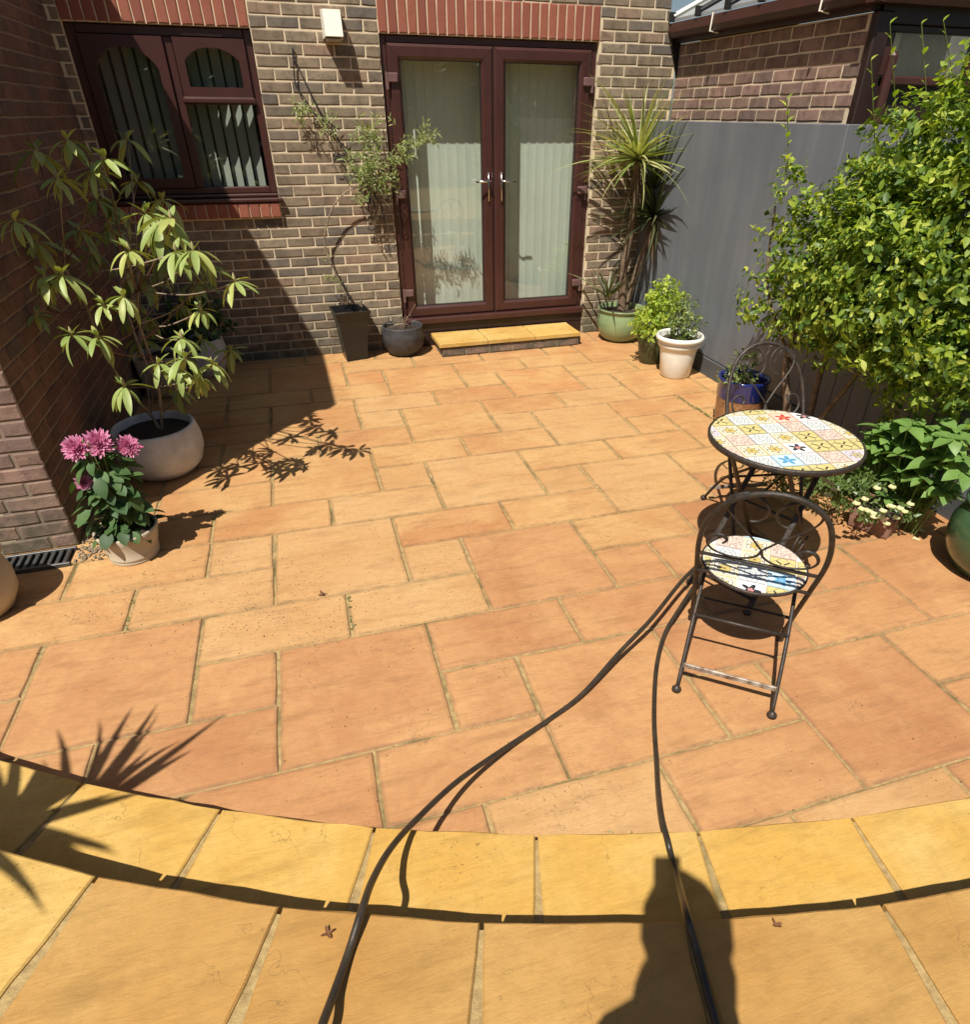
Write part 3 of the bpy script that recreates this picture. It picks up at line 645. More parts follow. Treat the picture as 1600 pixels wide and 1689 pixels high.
# ------------------------------------------------------------------ conservatory on the right
con = tag(empty('conservatory'), 'brick conservatory with grey ribbed roof and maroon gutter behind the grey fence', 'conservatory')
CX = 2.52; CE = -2.17
ud = V((0, -1, 0)); OC = V((CX, .0, 0))      # outward normal (-1,0,0)
mortar_wall(con, OC, ud, .0, -CE-.012, 2.33, [], .25, M['mortar'], 'mortar')
brickwork(con, 'brick', OC, ud, 31, None, .003, -CE+.0, M['brickcon'], [], lambda k: (.0 if k % 2 else .1125), 160)
def hexa(nm, P, mt, par):
    vs = P; fs = [(0, 1, 2, 3), (4, 5, 6, 7), (0, 1, 5, 4), (1, 2, 6, 5), (2, 3, 7, 6), (3, 0, 4, 7)]; return link(nm, fixn(mesh(nm, vs, fs)), M[mt], par)
box('fascia', (CX-.05, CE-.03, 2.335), (CX+.02, .0, 2.43), M['upvcdark'], con, .004)
mb = MB(); gp = [(-.12, 2.46), (-.125, 2.40), (-.11, 2.365), (-.055, 2.36), (-.052, 2.45), (-.06, 2.45), (-.066, 2.375), (-.105, 2.378), (-.112, 2.46)]
m_ = len(gp); vs = [(CX+x, y, z) for y in (.02, CE-.13) for x, z in gp]; fs = [(k, (k+1) % m_, m_+(k+1) % m_, m_+k) for k in range(m_)]+[tuple(range(m_)), tuple(range(m_, 2*m_))]
link('gutter', fixn(mesh('gutter', vs, fs)), M['upvc'], con)
vs = [(x, CE+dy_, z) for x in (CX-.12, 6.0) for dy_, z in ((-.13, 2.46), (-.135, 2.40), (-.12, 2.36), (-.05, 2.36), (-.05, 2.46))]
link('gutter', fixn(mesh('gutter', vs, [(k, (k+1) % 5, 5+(k+1) % 5, 5+k) for k in range(5)]+[(0, 1, 2, 3, 4), (5, 6, 7, 8, 9)])), M['upvc'], con)
box('fascia', (CX+.022, CE-.05, 2.28), (6, CE+.03, 2.44), M['upvcdark'], con, .004)
# roof: two hipped slopes of ribbed sheet
rz, rx = 3.25, 4.1; ry = CE/2-.3
P = [(CX-.10, .0, 2.47), (CX-.10, CE-.12, 2.47), (rx, CE+1.4, rz), (rx, -.0, rz)]
P[0] = (CX-.10, -.02, 2.47); P[3] = (rx, -.02, rz)
link('roof_panel', fixn(mesh('roof_panel', [(x, y, z+d) for d in (0, .02) for x, y, z in P], [(0, 1, 2, 3), (4, 5, 6, 7), (0, 1, 5, 4), (1, 2, 6, 5), (2, 3, 7, 6), (3, 0, 4, 7)])), M['roof'], con)
P = [(CX-.10, CE-.12, 2.47), (6, CE-.12, 2.47), (6, CE+1.4, rz), (rx, CE+1.4, rz)]
link('roof_panel', fixn(mesh('roof_panel', [(x, y, z+d) for d in (0, .02) for x, y, z in P], [(0, 1, 2, 3), (4, 5, 6, 7), (0, 1, 5, 4), (1, 2, 6, 5), (2, 3, 7, 6), (3, 0, 4, 7)])), M['roof'], con)
for k in range(6):
    y = -.03-k*.40; mb = MB(); mb.tube([(CX-.11, y, 2.505), (rx, y, rz+.035)], .022, 6, True, (1.3, .8)); mb.build('glazing_bar', M['lampwhite'] if k == 0 else M['seal'], con)
    mb = MB(); mb.box((CX-.135, y-.02, 2.47), (CX-.09, y+.02, 2.53)); fixn(mb.build('bar_end_cap', M['seal'], con).data)
mb = MB(); mb.tube([(CX-.11, CE-.12, 2.51), (rx, CE+1.4, rz+.04)], .03, 6); mb.build('hip_bar', M['upvc'], con)
for y in (-.66, -1.86): mb = MB(); mb.tube([(CX-.125, y, 2.47), (CX-.132, y, 2.36), (CX-.06, y, 2.352)], .006, 6); mb.build('gutter_bracket', M['lampwhite'], con)
hexa('corner_wedge', [(2.41, -.004, 2.43), (2.52, -.004, 2.43), (2.52, -.004, 2.1), (2.515, -.004, 2.1), (2.41, -.02, 2.43), (2.52, -.02, 2.43), (2.52, -.02, 2.1), (2.515, -.02, 2.1)], 'seal', con)  # thin black wedge in the corner between house wall and conservatory
# corner post and glazed front
box('corner_post', (CX-.012, CE-.06, 1.0), (CX+.10, CE-.002, 2.335), M['upvcdark'], con, .008); box('down_pipe', (CX+.105, CE-.12, .3), (CX+.165, CE-.062, 2.15), M['upvc'], con, .02)
box('front_plinth', (CX+.10, CE-.03, -.03), (6, CE+.2, 1.0), M['brickcon'], con, 0)
fy = CE-.02
box('front_sill', (CX+.17, fy-.05, 1.99), (6, fy+.04, 2.035), M['upvc'], con, .008); box('front_rail', (CX+.12, fy-.01, 2.245), (6, fy+.06, 2.278), M['upvcdark'], con, .004)
box('front_panel', (CX+.12, fy, 1.002), (6, fy+.05, 1.988), M['upvcdark'], con, 0)
for x in (CX+.12, 3.32, 3.9, 4.7): box('mullion', (x, fy-.012, 2.037), (x+.05, fy+.05, 2.243), M['upvc'], con, .004)
for a, b in ((CX+.172, 3.318), (3.372, 3.898), (3.952, 4.698)): box('glass_pane', (a, fy+.01, 2.037), (b, fy+.015, 2.243), M['glass'], con, 0)
rb = tag(box('roller_blind', (CX+.20, fy+.10, 1.3), (3.22, fy+.104, 2.27), simple('beige_roller_fabric', (.42, .36, .24), .9, bump=.1), None, 0), 'beige roller blind drawn down inside the conservatory window above the big shrub', 'blind')
struct(link('interior_floor', mesh('interior_floor', [(CX+.25, CE+.2, .01), (6, CE+.2, .01), (6, 0, .01), (CX+.25, 0, .01)], [(0, 1, 2, 3)]), M['room']))
box('rear_wall', (CX+.25, 0.0, 0), (6, .1, 2.5), M['room'], con, 0)
# ------------------------------------------------------------------ grey fence
fen = tag(empty('grey_fence'), 'tall smooth grey painted fence with a dark plinth along the right of the patio', 'fence')
wds = [2.42]+[.15]*16; y = .0-.004
random.seed(3)
for k, wd in enumerate(wds):
    x = 2.315-.004*k*0; box('board', (2.315, y-wd+.003, .145), (2.34+.002*(k % 3), y, 1.795), M['fence'], fen, .004); y -= wd
box('plinth_board', (2.30, y, -.01), (2.325, -.006, .14), M['plinth'], fen, .004)
random.seed(11)
# ------------------------------------------------------------------ brick doorstep with yellow tiles
ds = tag(empty('door_step'), 'low doorstep of three yellow stone tiles on a brick base under the french doors', 'step')
box('step_core', (.285, -.382, 0), (1.60, -.035, .090), M['mortar'], ds, 0)
for k in range(6):
    me = brick_mesh(.215, .072, M['brickcon'], k % 4); x = .277+.1075+k*.2205; link('brick', me, None, ds, mat4=Matrix.Translation((x, -.384, .046)))
me = brick_mesh(.215, .072, M['brickcon'], 1)
for sx, xx in ((-1, .279), (1, 1.606)): link('brick', me, None, ds, mat4=Matrix.Translation((xx, -.24, .044)) @ Matrix.Rotation(-sx*math.pi/2 if sx > 0 else -math.pi/2, 4, 'Z'))
for k in range(3):
    x0 = .247+k*.4553; o = link('tile', fixn(polyprism([(x0+.003, -.402), (x0+.451, -.402), (x0+.451, -.034), (x0+.003, -.034)], .0915, .127, .006, .002)), M['yellow'], ds)
# ------------------------------------------------------------------ wall box, drain, gravel
wl = tag(empty('wall_box', (-.335, 0, 2.36)), 'cream tapered plastic security box fixed high on the brick wall', 'alarm box')
P = [(-.07, -.008, -.085), (.07, -.008, -.085), (.07, -.008, .085), (-.07, -.008, .085), (-.06, -.145, -.075), (.062, -.145, -.075), (.062, -.11, .078), (-.06, -.11, .078)]
hexa('cover', P, 'lampwhite', wl); P2 = [(x*.9, y+.002 if y < -.05 else y, -.092 if z < 0 else -.087) for x, y, z in P]
box('base_tray', (-.055, -.12, -.10), (.055, -.01, -.086), M['beigepot'], wl)
dr = tag(empty('drain_grate', (-2.36, -2.93, .0)), 'black slotted drain grate in the corner below the lit brick end face', 'drain')
for k in range(12): box('grate_bar', (-.20+k*.034, -.07, .004), (-.183+k*.034, .055, .02), M['metal'], dr, .002)
box('grate_frame', (-.215, -.085, .0), (.21, -.071, .022), M['metal'], dr); box('grate_frame', (-.215, .056, .0), (.21, .07, .022), M['metal'], dr); box('grate_pit', (-.21, -.07, .0), (.2, .055, .003), M['seal'], dr, 0)
mb = MB(); random.seed(5)
for k in range(520):
    x, y = random.uniform(-2.14, -1.93), random.uniform(-3.0, -2.35); r = random.uniform(.006, .013)
    if x > -2.0 and y < -2.9: continue
    m4 = Matrix.Translation((x, y, r*.5)) @ Quaternion((rnd(), rnd(), rnd(), rnd())).normalized().to_matrix().to_4x4()
    mb.add([(r, 0, 0), (-r, 0, 0), (0, r*.8, 0), (0, -r*.8, 0), (0, 0, r*.6), (0, 0, -r*.6)], [(0, 2, 4), (2, 1, 4), (1, 3, 4), (3, 0, 4), (2, 0, 5), (1, 2, 5), (3, 1, 5), (0, 3, 5)], m4)
tag(mb.build('gravel', M['gravel']), 'patch of pale pea gravel in the corner at the foot of the wing', 'gravel', kind='stuff')
# ------------------------------------------------------------------ pots
def pot(name, loc, prof, mt, label, soil_r, soil_z, fn=None, n=48, rz=0, cat='plant pot', band=None):
    t = tag(empty(name, loc, rz), label, cat); mb = MB(); mb.lathe(prof, n, None, fn); o = mb.build('pot_body', M[mt], t, True); fixn(o.data)
    mb = MB(); k = 24; vs = [(0, 0, soil_z+.008)]+[(soil_r*math.cos(2*math.pi*i/k), soil_r*math.sin(2*math.pi*i/k), soil_z+random.uniform(-.006, .006)) for i in range(k)]
    mb.add(vs, [(0, 1+i, 1+(i+1) % k) for i in range(k)]); mb.build('soil', M['soil'], t); return t
def wallprof(outer, th=.015, depth=.06):
    """outer profile bottom->top, then a rolled lip and the inside"""
    r, z = outer[-1]; return [(0.001, .002)]+outer+[(r-th*.3, z+.006), (r-th*.8, z+.004), (r-th, z-.004), (r-th-.004, z-depth), (r-th-.008, z-depth-.02)]
pot('pot', (2.07, -.30, 0), wallprof([(.13, 0), (.155, .01), (.20, .06), (.225, .13), (.228, .19), (.215, .245), (.205, .27), (.222, .28), (.228, .295)]), 'greenpot', 'rounded pale green glazed pot holding the tall palm-like plant by the french doors', .2, .26)
pot('pot', (2.06, -1.40, 0), wallprof([(.115, 0), (.125, .01), (.148, .20), (.157, .245), (.170, .25), (.172, .285), (.166, .29), (.192, .305), (.197, .325), (.19, .335)]), 'cream', 'tall cream glazed pot with a wide rolled rim against the grey fence', .17, .29)
pot('pot', (2.03, -1.02, 0), wallprof([(.09, 0), (.10, .01), (.125, .16), (.14, .26)]), 'olivepot', 'dark olive pot half hidden behind the tall cream pot', .115, .24)
bp = pot('pot', (1.93, -2.47, 0), wallprof([(.125, 0), (.14, .012), (.152, .10), (.158, .215)])[:5]+[(.158, .216)], 'clay', 'blue rimmed brown glazed pot beside the far bistro chair', .14, .30)
mb = MB(); mb.lathe([(.159, .215), (.166, .23), (.168, .33), (.176, .345), (.172, .356), (.158, .352), (.150, .33), (.148, .28)], 48); fixn(mb.build('pot_rim', M['bluepot'], bp, True).data)
pot('pot', (2.085, -4.37, 0), wallprof([(.13, 0), (.16, .015), (.215, .09), (.238, .17), (.236, .25), (.21, .315), (.195, .335), (.212, .345), (.218, .36)]), 'greendark', 'large bottle green glazed pot at the right edge beside the white flowers', .18, .33)
pot('pot', (-1.83, -2.05, 0), wallprof([(.14, 0), (.17, .008), (.220, .06), (.245, .14), (.245, .21), (.232, .27), (.226, .29)], .02), 'whitepot', 'wide chalky white bowl pot holding the shrub in the left corner', .20, .25)
pot('pot', (-1.70, -.24, 0), wallprof([(.11, 0), (.13, .01), (.17, .12), (.175, .22), (.16, .29)]), 'whitepot', 'ribbed white pot in deep shade behind the shrub', .14, .27, lambda a, z: 1+.02*math.sin(16*a))
pot('pot', (-1.97, -.62, 0), wallprof([(.13, 0), (.15, .02), (.17, .2), (.175, .3)]), 'beigepot', 'pale square shouldered pot at the far left of the shaded corner', .14, .28, lambda a, z: 1/max(abs(math.cos(a)), abs(math.sin(a)))**.5)
pot('pot', (-1.87, -2.99, 0), wallprof([(.108, 0), (.112, .004), (.113, .012), (.109, .016), (.114, .022), (.116, .032), (.112, .037), (.134, .12), (.142, .155)]), 'beigepot', 'small beige pot with ringed foot holding pink dahlias', .125, .145)
pot('pot', (-2.455, -3.27, 0), wallprof([(.11, 0), (.14, .01), (.175, .08), (.18, .16), (.165, .23), (.155, .25), (.178, .262), (.18, .28)]), 'beigepot', 'cream pot cut off by the left edge below the lit brick end face', .15, .25)
pot('pot', (-.03, -.16, 0), wallprof([(.105, 0), (.125, .01), (.165, .07), (.183, .14), (.185, .20), (.178, .235), (.182, .25)]), 'stonepot', 'round grey embossed pot with dead twigs beside the doorstep', .165, .215, lambda a, z: 1+(.05*abs(math.sin(9*a+(z > .16)*math.pi/2)) if .05 < z < .22 else .0))
# square black planter
sq = tag(empty('square_planter', (-.475, -.155, 0), .10), 'tall tapered square black planter holding the bare climbing plant', 'planter')
def sqring(h, z): return [(-h, -h, z), (h, -h, z), (h, h, z), (-h, h, z)]
lv = [(.092, 0), (.093, .015), (.114, .24), (.126, .34), (.150, .41), (.152, .425), (.142, .425), (.134, .36)]
vs = [q for h, z in lv for q in sqring(h, z)]; fs = [(0, 3, 2, 1)]+[(4*k+a, 4*k+(a+1) % 4, 4*k+4+(a+1) % 4, 4*k+4+a) for k in range(len(lv)-1) for a in range(4)]
link('planter_body', fixn(mesh('planter_body', vs, fs)), M['blackpot'], sq); link('soil', mesh('soil', sqring(.133, .365), [(0, 1, 2, 3)]), M['soil'], sq)
# brick trough
tr = tag(empty('terracotta_trough', (1.86, -3.87, 0), .45), 'small square terracotta trough under the white flowers', 'trough')
lv = [(.095, 0), (.10, .012), (.108, .12), (.104, .125), (.094, .125), (.09, .09)]
vs = [q for h, z in lv for q in sqring(h, z)]; fs = [(0, 3, 2, 1)]+[(4*k+a, 4*k+(a+1) % 4, 4*k+4+(a+1) % 4, 4*k+4+a) for k in range(len(lv)-1) for a in range(4)]
link('trough_body', fixn(mesh('trough_body', vs, fs)), M['brownbrick'], tr); link('soil', mesh('soil', sqring(.09, .10), [(0, 1, 2, 3)]), M['soil'], tr)
# ------------------------------------------------------------------ plants
def leafset(nm, L, W, mt, droop, fold, var=3, n=4, wide=.45, kind=0):
    out = []
    for k in range(var):
        s = 1+.14*(k-1); me = mesh(nm, *(leafgeo(L*s, W*s, droop*(1+.5*(k-1)), fold, n, wide) if kind == 0 else bladegeo(L*s, W, droop*(1+.6*(k-1)), n)), True); me.materials.append(mt); out.append(me)
    return out
random.seed(21)
rho = tag(empty('rhododendron', (-1.80, -2.03, .235)), 'leggy rhododendron with whorls of drooping pale green leaves in the left corner', 'shrub')
RL = leafset('leaf', .165, .043, M['lrhodo'], .34, .35, 3, 8, .6)
RS = leafset('leaf', .105, .040, M['lrhodo'], .15, .2)
W_ = [(172, 262, -2.2, 1), (154, 283, -2.2, .9), (95, 295, -2.3, .9), (24, 363, -2.5, .9), (111, 231, -2.2, .9), (60, 520, -2.3, .8), (213, 413, -2.4, 1), (102, 453, -2.5, 1), (73, 456, -2.5, .9), (170, 503, -2.5, .9), (204, 489, -2.5, .9),
      (161, 555, -2.6, 1), (118, 552, -2.6, 1), (239, 352, -2.2, 1.1), (282, 361, -2.45, 1.1), (290, 415, -2.6, 1), (319, 413, -2.68, 1), (387, 464, -2.68, 1), (300, 558, -2.6, .85), (306, 591, -2.68, 1), (331, 511, -2.5, .7), (262, 372, -2.3, 1.05), (350, 600, -2.6, .9),
      (205, 637, -2.62, 1.0), (296, 607, -2.6, .95), (330, 622, -2.5, .9), (262, 600, -2.5, .95), (380, 577, -1.55, .8), (268, 330, -1.5, 1), (225, 300, -1.35, 1), (200, 440, -1.5, 1), (250, 470, -1.4, 1), (60, 250, -1.9, 1), (60, 400, -2.0, 1), (330, 560, -1.5, .9), (235, 560, -1.45, .9), (180, 380, -1.4, 1), (290, 640, -1.9, .9), (240, 520, -1.5, .9), (45, 500, -2.0, 1), (262, 385, -1.3, 1), (160, 330, -1.3, 1), (210, 230, -1.25, 1), (280, 430, -1.2, 1.1), (230, 460, -1.1, 1), (320, 470, -1.15, 1), (190, 340, -1.2, 1.1), (250, 400, -1.0, 1), (300, 500, -1.1, 1), (210, 520, -1.1, 1), (150, 420, -1.5, 1), (130, 380, -1.6, 1), (340, 440, -1.1, .9)]
inv = rho.location.copy(); tips = []
for (px, py, Y, s) in W_:
    for _ in range(12):
        P = at_y(px, py, Y); lim = WY+.48*(WH-P.z)-.10
        if len(tips) < 27 and Y > lim: Y -= .04
    P = P - inv; tips.append(P); nl = random.choice((8, 9, 10)); a0 = rnd()*6.3
    for k in range(nl):
        a = a0+k*2*math.pi/nl+random.uniform(-.25, .25); el = random.uniform(-1.0, .10); d = V((math.cos(a)*math.cos(el), math.sin(a)*math.cos(el), math.sin(el)))
        link('leaf', random.choice(RL), None, rho, mat4=frame(P+d*.008, d, (0, 0, 1), random.uniform(-.3, .3)) @ Matrix.Scale(s*random.uniform(.8, 1.05)*(.76 if Y < -2.15 else .9), 4))
    for k in range(3):
        a = rnd()*6.3; d = V((math.cos(a)*.6, math.sin(a)*.6, .7)); link('leaf', random.choice(RS), None, rho, mat4=frame(P, d, (0, 0, 1)) @ Matrix.Scale(s*.65, 4))
    mb = MB(); mb.lathe([(.001, -.01), (.007, 0), (.009, .012), (.005, .028), (.001, .038)], 8, Matrix.Translation(P)); mb.build('bud', M['bud'], rho, True)
# stems: trunk nodes then each whorl is fed from the closest lower node
nodes = [V((0, 0, -.02)), V((.03, .0, .12)), V((.05, .03, .27)), V((.06, .02, .45)), V((.05, .04, .62)), V((.10, .0, .80)), V((-.03, .02, .10)), V((-.10, -.03, .30)), V((-.16, .0, .52)), V((-.17, .02, .72)), V((-.2, .0, .93)), V((.0, .1, .5)), V((-.02, .2, .8))]
edges_ = [(0, 1), (1, 2), (2, 3), (3, 4), (4, 5), (0, 6), (6, 7), (7, 8), (8, 9), (9, 10), (2, 11), (11, 12)]
mb = MB(); mb.tube(spline([nodes[i] for i in (0, 1, 2, 3, 4, 5)]), [.010-.0001*i for i in range(41)], 7); mb.tube(spline([nodes[i] for i in (0, 6, 7, 8, 9, 10)]), [.0095-.0001*i for i in range(41)], 7); mb.tube(spline([nodes[i] for i in (2, 11, 12)]), .008, 6); mb.build('trunk', M['twig'], rho, True)
for P in tips:
    c = [q for q in nodes if q.z < P.z-.02] or [nodes[0]]; B = min(c, key=lambda q: (q-P).length*(1+.3*rnd())); mid = B.lerp(P, .5)+V((random.uniform(-.03, .03), random.uniform(-.03, .03), -.04))
    mb = MB(); mb.tube(spline([B, mid, P-V((0, 0, .01))], 5), .0038, 5); mb.build('twig', M['twig'] if rnd() < .6 else M['redtwig'], rho, True)
# dahlia
dah = tag(empty('dahlia', (-1.87, -2.99, .14)), 'pink dahlia plant with four blooms above broad dark green leaves', 'flowering plant')
pet = mesh('petal', *leafgeo(.042, .013, -.25, .6, 3), True)
def bloom(P, r, d, mt=M['petal']):
    mb = MB(); vs = [v.co for v in pet.vertices]; fs = [tuple(q.vertices) for q in pet.polygons]; D = V(d).normalized(); q0 = D.to_track_quat('Z', 'Y').to_matrix().to_4x4()
    for ring in range(7):
        th = .15+ring*.235; cnt = 6+ring*3
        for k in range(cnt):
            a = 2*math.pi*(k+.5*(ring % 2))/cnt+random.uniform(-.1, .1); dd = q0 @ V((math.sin(th)*math.cos(a), math.sin(th)*math.sin(a), math.cos(th))); s = r/.05*random.uniform(.85, 1.12)*(.7+.05*ring)
            mb.add(vs, fs, frame(P, dd, D) @ Matrix.Scale(s, 4))
    return mb.build('flower', mt, dah)
for (px, py, Y, r) in ((128, 740, -3.02, .072), (163, 733, -3.0, .078), (213, 737, -2.96, .066), (138, 796, -3.05, .045)):
    P = at_y(px, py, Y)-dah.location; bloom(P, r, (random.uniform(-.3, .3), -.7, .55)); mb = MB(); mb.tube(spline([(random.uniform(-.02, .02), 0, 0), P*.5+V((0, .02, .04)), P], 6), .0035, 5); mb.build('flower_stem', M['lbroad'], dah, True)
DL = leafset('leaf', .095, .070, M['ldark'], .25, .2, 3, 5)
for k in range(170):
    a = rnd()*6.3; z = random.uniform(0., .40); r = random.uniform(.03, .135)*(1-.3*(z/.34)); el = random.uniform(-1.1, .3); P = V((r*math.cos(a), r*math.sin(a), z))
    link('leaf', random.choice(DL), None, dah, mat4=frame(P, (math.cos(a), math.sin(a), el), (0, 0, 1), random.uniform(-.4, .4)) @ Matrix.Scale(random.uniform(.5, 1.0), 4))
for k in range(5):
    mb = MB(); P = V((random.uniform(-.05, .05), random.uniform(-.05, .05), random.uniform(.38, .5))); mb.lathe([(.001, -.008), (.008, 0), (.001, .010)], 7, Matrix.Translation(P)); mb.tube([(0, 0, .1), P], .002, 4); mb.build('bud', M['lclimb'], dah, True)
# cordylines
def cordyline(loc, crowns, label, mats, trunks, rootparts=()):
    t = tag(empty('cordyline', loc), label, 'palm-like plant')
    for pts, r0, r1, mt in trunks:
        s = spline(pts, 6); mb = MB(); mb.tube(s, [(r0+(r1-r0)*i/(len(s)-1))*(1+.06*math.sin(i*2.1)) for i in range(len(s))], 9); mb.build('trunk', M[mt], t, True)
    for (P, L, W, cnt, mt, hang, lo) in crowns:
        B = leafset('blade', L, W, M[mt], .13, 0, 4, 6, kind=1)
        for k in range(cnt):
            u = (k+.5)/cnt; el = math.asin(max(-1, min(1, 1-u*(1-lo))))+random.uniform(-.08, .08); a = k*2.39996+random.uniform(-.2, .2)
            d = V((math.cos(a)*math.cos(el), math.sin(a)*math.cos(el), math.sin(el))); link('blade', random.choice(B), None, t, mat4=frame(V(P)+d*.015+V((0, 0, -.03*u)), d, (0, 0, 1), random.uniform(-.5, .5)) @ Matrix.Scale(random.uniform(.72, 1.05), 4))
        if hang:
            HB = leafset('dry_blade', L*.8, W*.8, M['ldry'], .05, 0, 3, 4, kind=1)
            for k in range(hang):
                a = rnd()*6.3; link('dry_blade', random.choice(HB), None, t, mat4=frame(V(P)+V((0, 0, -.05)), (math.cos(a)*.28, math.sin(a)*.28, -1), (math.cos(a), math.sin(a), 0)) @ Matrix.Scale(random.uniform(.6, 1.0), 4))
    return t
random.seed(4)
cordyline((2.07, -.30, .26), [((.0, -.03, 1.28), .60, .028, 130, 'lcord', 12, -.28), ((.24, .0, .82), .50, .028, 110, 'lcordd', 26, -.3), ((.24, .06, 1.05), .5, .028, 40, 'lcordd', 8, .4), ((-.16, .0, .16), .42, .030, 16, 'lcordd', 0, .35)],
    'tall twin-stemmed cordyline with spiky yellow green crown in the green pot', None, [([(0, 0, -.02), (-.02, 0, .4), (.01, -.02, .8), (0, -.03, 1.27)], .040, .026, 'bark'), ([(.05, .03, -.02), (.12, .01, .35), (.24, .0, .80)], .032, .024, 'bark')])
random.seed(9)
Pc = at_z(-12, 1362, .2) - (1.45-.2)*V((.41, .48, -1))
cp2 = pot('pot', (Pc.x, Pc.y, H2), wallprof([(.13, 0), (.16, .01), (.2, .12), (.2, .25), (.19, .3)]), 'beigepot', 'pot with a spiky cordyline standing left of the photographer outside the frame', .17, .27)
cordyline((Pc.x, Pc.y, H2+.27), [((0, 0, 1.45-H2-.27), .38, .045, 40, 'lcord', 0, -.05)], 'spiky cordyline left of the frame whose shadow falls on the yellow step', None, [([(0, 0, 0), (0.01, 0, .4), (0, 0, 1.45-H2-.27)], .035, .025, 'bark')])
# leafy clumps built from many small leaves
def cloud(name, loc, label, cat, blobs, nleaf, L, W, mt, parts=0, stems=None, droop=.15, fold=.3, seed=1, stemmat='bark', vis=None, mt2=None, upb=.35, nseg=2):
    rs = random.Random(seed); t = tag(empty(name, loc), label, cat); L0 = V(loc)
    gg = [leafgeo(L*s, W*s, droop, fold, nseg) for s in (.75, 1, 1.25)]; items = []
    tot = sum(b[3]*b[4]*b[5] for b in blobs)
    for (cx, cy, cz, rx, ry, rz) in blobs:
        k = int(nleaf*rx*ry*rz/tot); ns = max(1, k//7)
        for _ in range(ns):      # sprigs
            while True:
                q = V((rs.uniform(-1, 1), rs.uniform(-1, 1), rs.uniform(-1, 1)))
                if q.length < 1: break
            q = q*(.55+.45*q.length) if rs.random() < .4 else q.normalized()*rs.uniform(.72, 1.08)
            P = V((cx+q.x*rx, cy+q.y*ry, cz+q.z*rz)); D = (V((q.x, q.y, q.z+upb))+V((rs.uniform(-.5, .5), rs.uniform(-.5, .5), rs.uniform(-.3, .6)))).normalized()
            for m_ in range(7):
                a = m_*2.4+rs.random(); side = D.orthogonal().normalized(); side.rotate(Quaternion(D, a)); d = (side+D*rs.uniform(.2, .9)).normalized()
                items.append((P+D*(m_*L*.28), d, rs.uniform(.6, 1.15), D))
    items = [it for it in items if vis is None or vis(it[0]+L0)]
    sel = set()
    if parts:
        sc = sorted(range(len(items)), key=lambda i: ((items[i][0]+L0-CP).dot(FW))/items[i][2]); sel = set(sc[:parts*3:3])
        PM = [mesh('leaf', *g_, True) for g_ in gg]
        for q in PM: q.materials.append(mt)
    mb = MB(); mb2 = MB()
    for i, (P, d, s, D) in enumerate(items):
        m4 = frame(P, d, D, rs.uniform(-.5, .5)) @ Matrix.Scale(s, 4); g_ = rs.randrange(3)
        if i in sel: link('leaf', PM[g_], None, t, mat4=m4)
        else: (mb2 if (mt2 and rs.random() < .45) else mb).add(*gg[g_], m4)
    if mb.v: stuff(mb.build('foliage', mt, t, True))
    if mb2.v: stuff(mb2.build('foliage', mt2, t, True))
    if stems:
        for pts, r0, r1 in stems:
            s = spline(pts, 6); m2 = MB(); m2.tube(s, [r0+(r1-r0)*i/(len(s)-1) for i in range(len(s))], 7); m2.build('trunk' if r0 > .012 else 'stem', M[stemmat], t, True)
    return t
SB = [(.02, -.3, 1.68, .16, .3, .22), (.0, -.62, 1.85, .14, .3, .2), (-.15, .34, 1.30, .10, .10, .34), (.02, -.75, 1.25, .22, .34, .5), (.04, -.7, .88, .2, .3, .25), (.02, -.85, 1.62, .18, .28, .25), (-.05, -.35, 1.15, .26, .38, .45), (.02, -.05, 1.0, .26, .32, .34), (-.02, .10, 1.2, .22, .26, .3), (.02, -.2, 1.35, .23, .33, .35), (-.17, .28, .92, .15, .16, .2), (.04, -.5, 1.0, .25, .3, .32), (.04, -.42, 1.62, .14, .2, .25), (.05, -.05, 1.5, .10, .12, .2), (-.12, .10, .84, .14, .14, .10), (.15, -.75, .58, .10, .3, .22)]
SL0 = V((2.0, -2.98, 0))
cloud('big_shrub', SL0, 'big sunlit yellow green leafy shrub in front of the grey fence at the right', 'shrub', SB, 27000, .044, .022, M['lshrub'], 290,
    [([(-.02, .08, 0), (-.07, .04, .3), (-.10, .12, .62), (-.05, .1, 1.1)], .030, .014), ([(.0, .04, 0), (.08, .0, .25), (.06, -.02, .6), (.08, -.1, 1.2)], .026, .012), ([(.02, .0, 0), (.0, -.25, .45), (.02, -.5, 1.0)], .02, .01), ([(-.05, .1, .55), (-.16, .35, .95), (-.18, .42, 1.4)], .012, .005)], seed=3, mt2=M['lshrubd'], vis=lambda P: P.x < 2.30, nseg=3)
# long shoots standing above the shrub
for k, (px, py, px2, py2) in enumerate(((1470, 130, 1445, 290), (1525, 120, 1530, 280), (1553, 110, 1590, 250), (1440, 170, 1438, 330), (1300, 170, 1295, 250))):
    pass
sh = [o for o in bpy.data.objects if o.name == 'big_shrub'][0]
SHL = leafset('leaf', .045, .022, M['lshrub'], .15, .3, 3, 3)
for (tx, ty, bx, by) in ((1468, 40, 1480, 290), (1520, 40, 1532, 290), (1556, 35, 1590, 260), (1437, 100, 1442, 330), (1298, 165, 1297, 300), (1240, 378, 1290, 400)):
    A = at_y(bx, by, -3.05)-SL0; B = at_y(tx, ty, -3.08)-SL0; mb = MB(); mb.tube([A, A.lerp(B, .5)+V((.01, 0, 0)), B], .0022, 5); mb.build('shoot', M['lclimb'], sh)
    for m_ in range(9):
        P = A.lerp(B, 1-.09*m_); a = m_*2.1; link('leaf', random.choice(SHL), None, sh, mat4=frame(P, (math.cos(a)*.7, math.sin(a)*.7, .75), (0, 0, 1)) @ Matrix.Scale(random.uniform(.6, 1.05), 4))
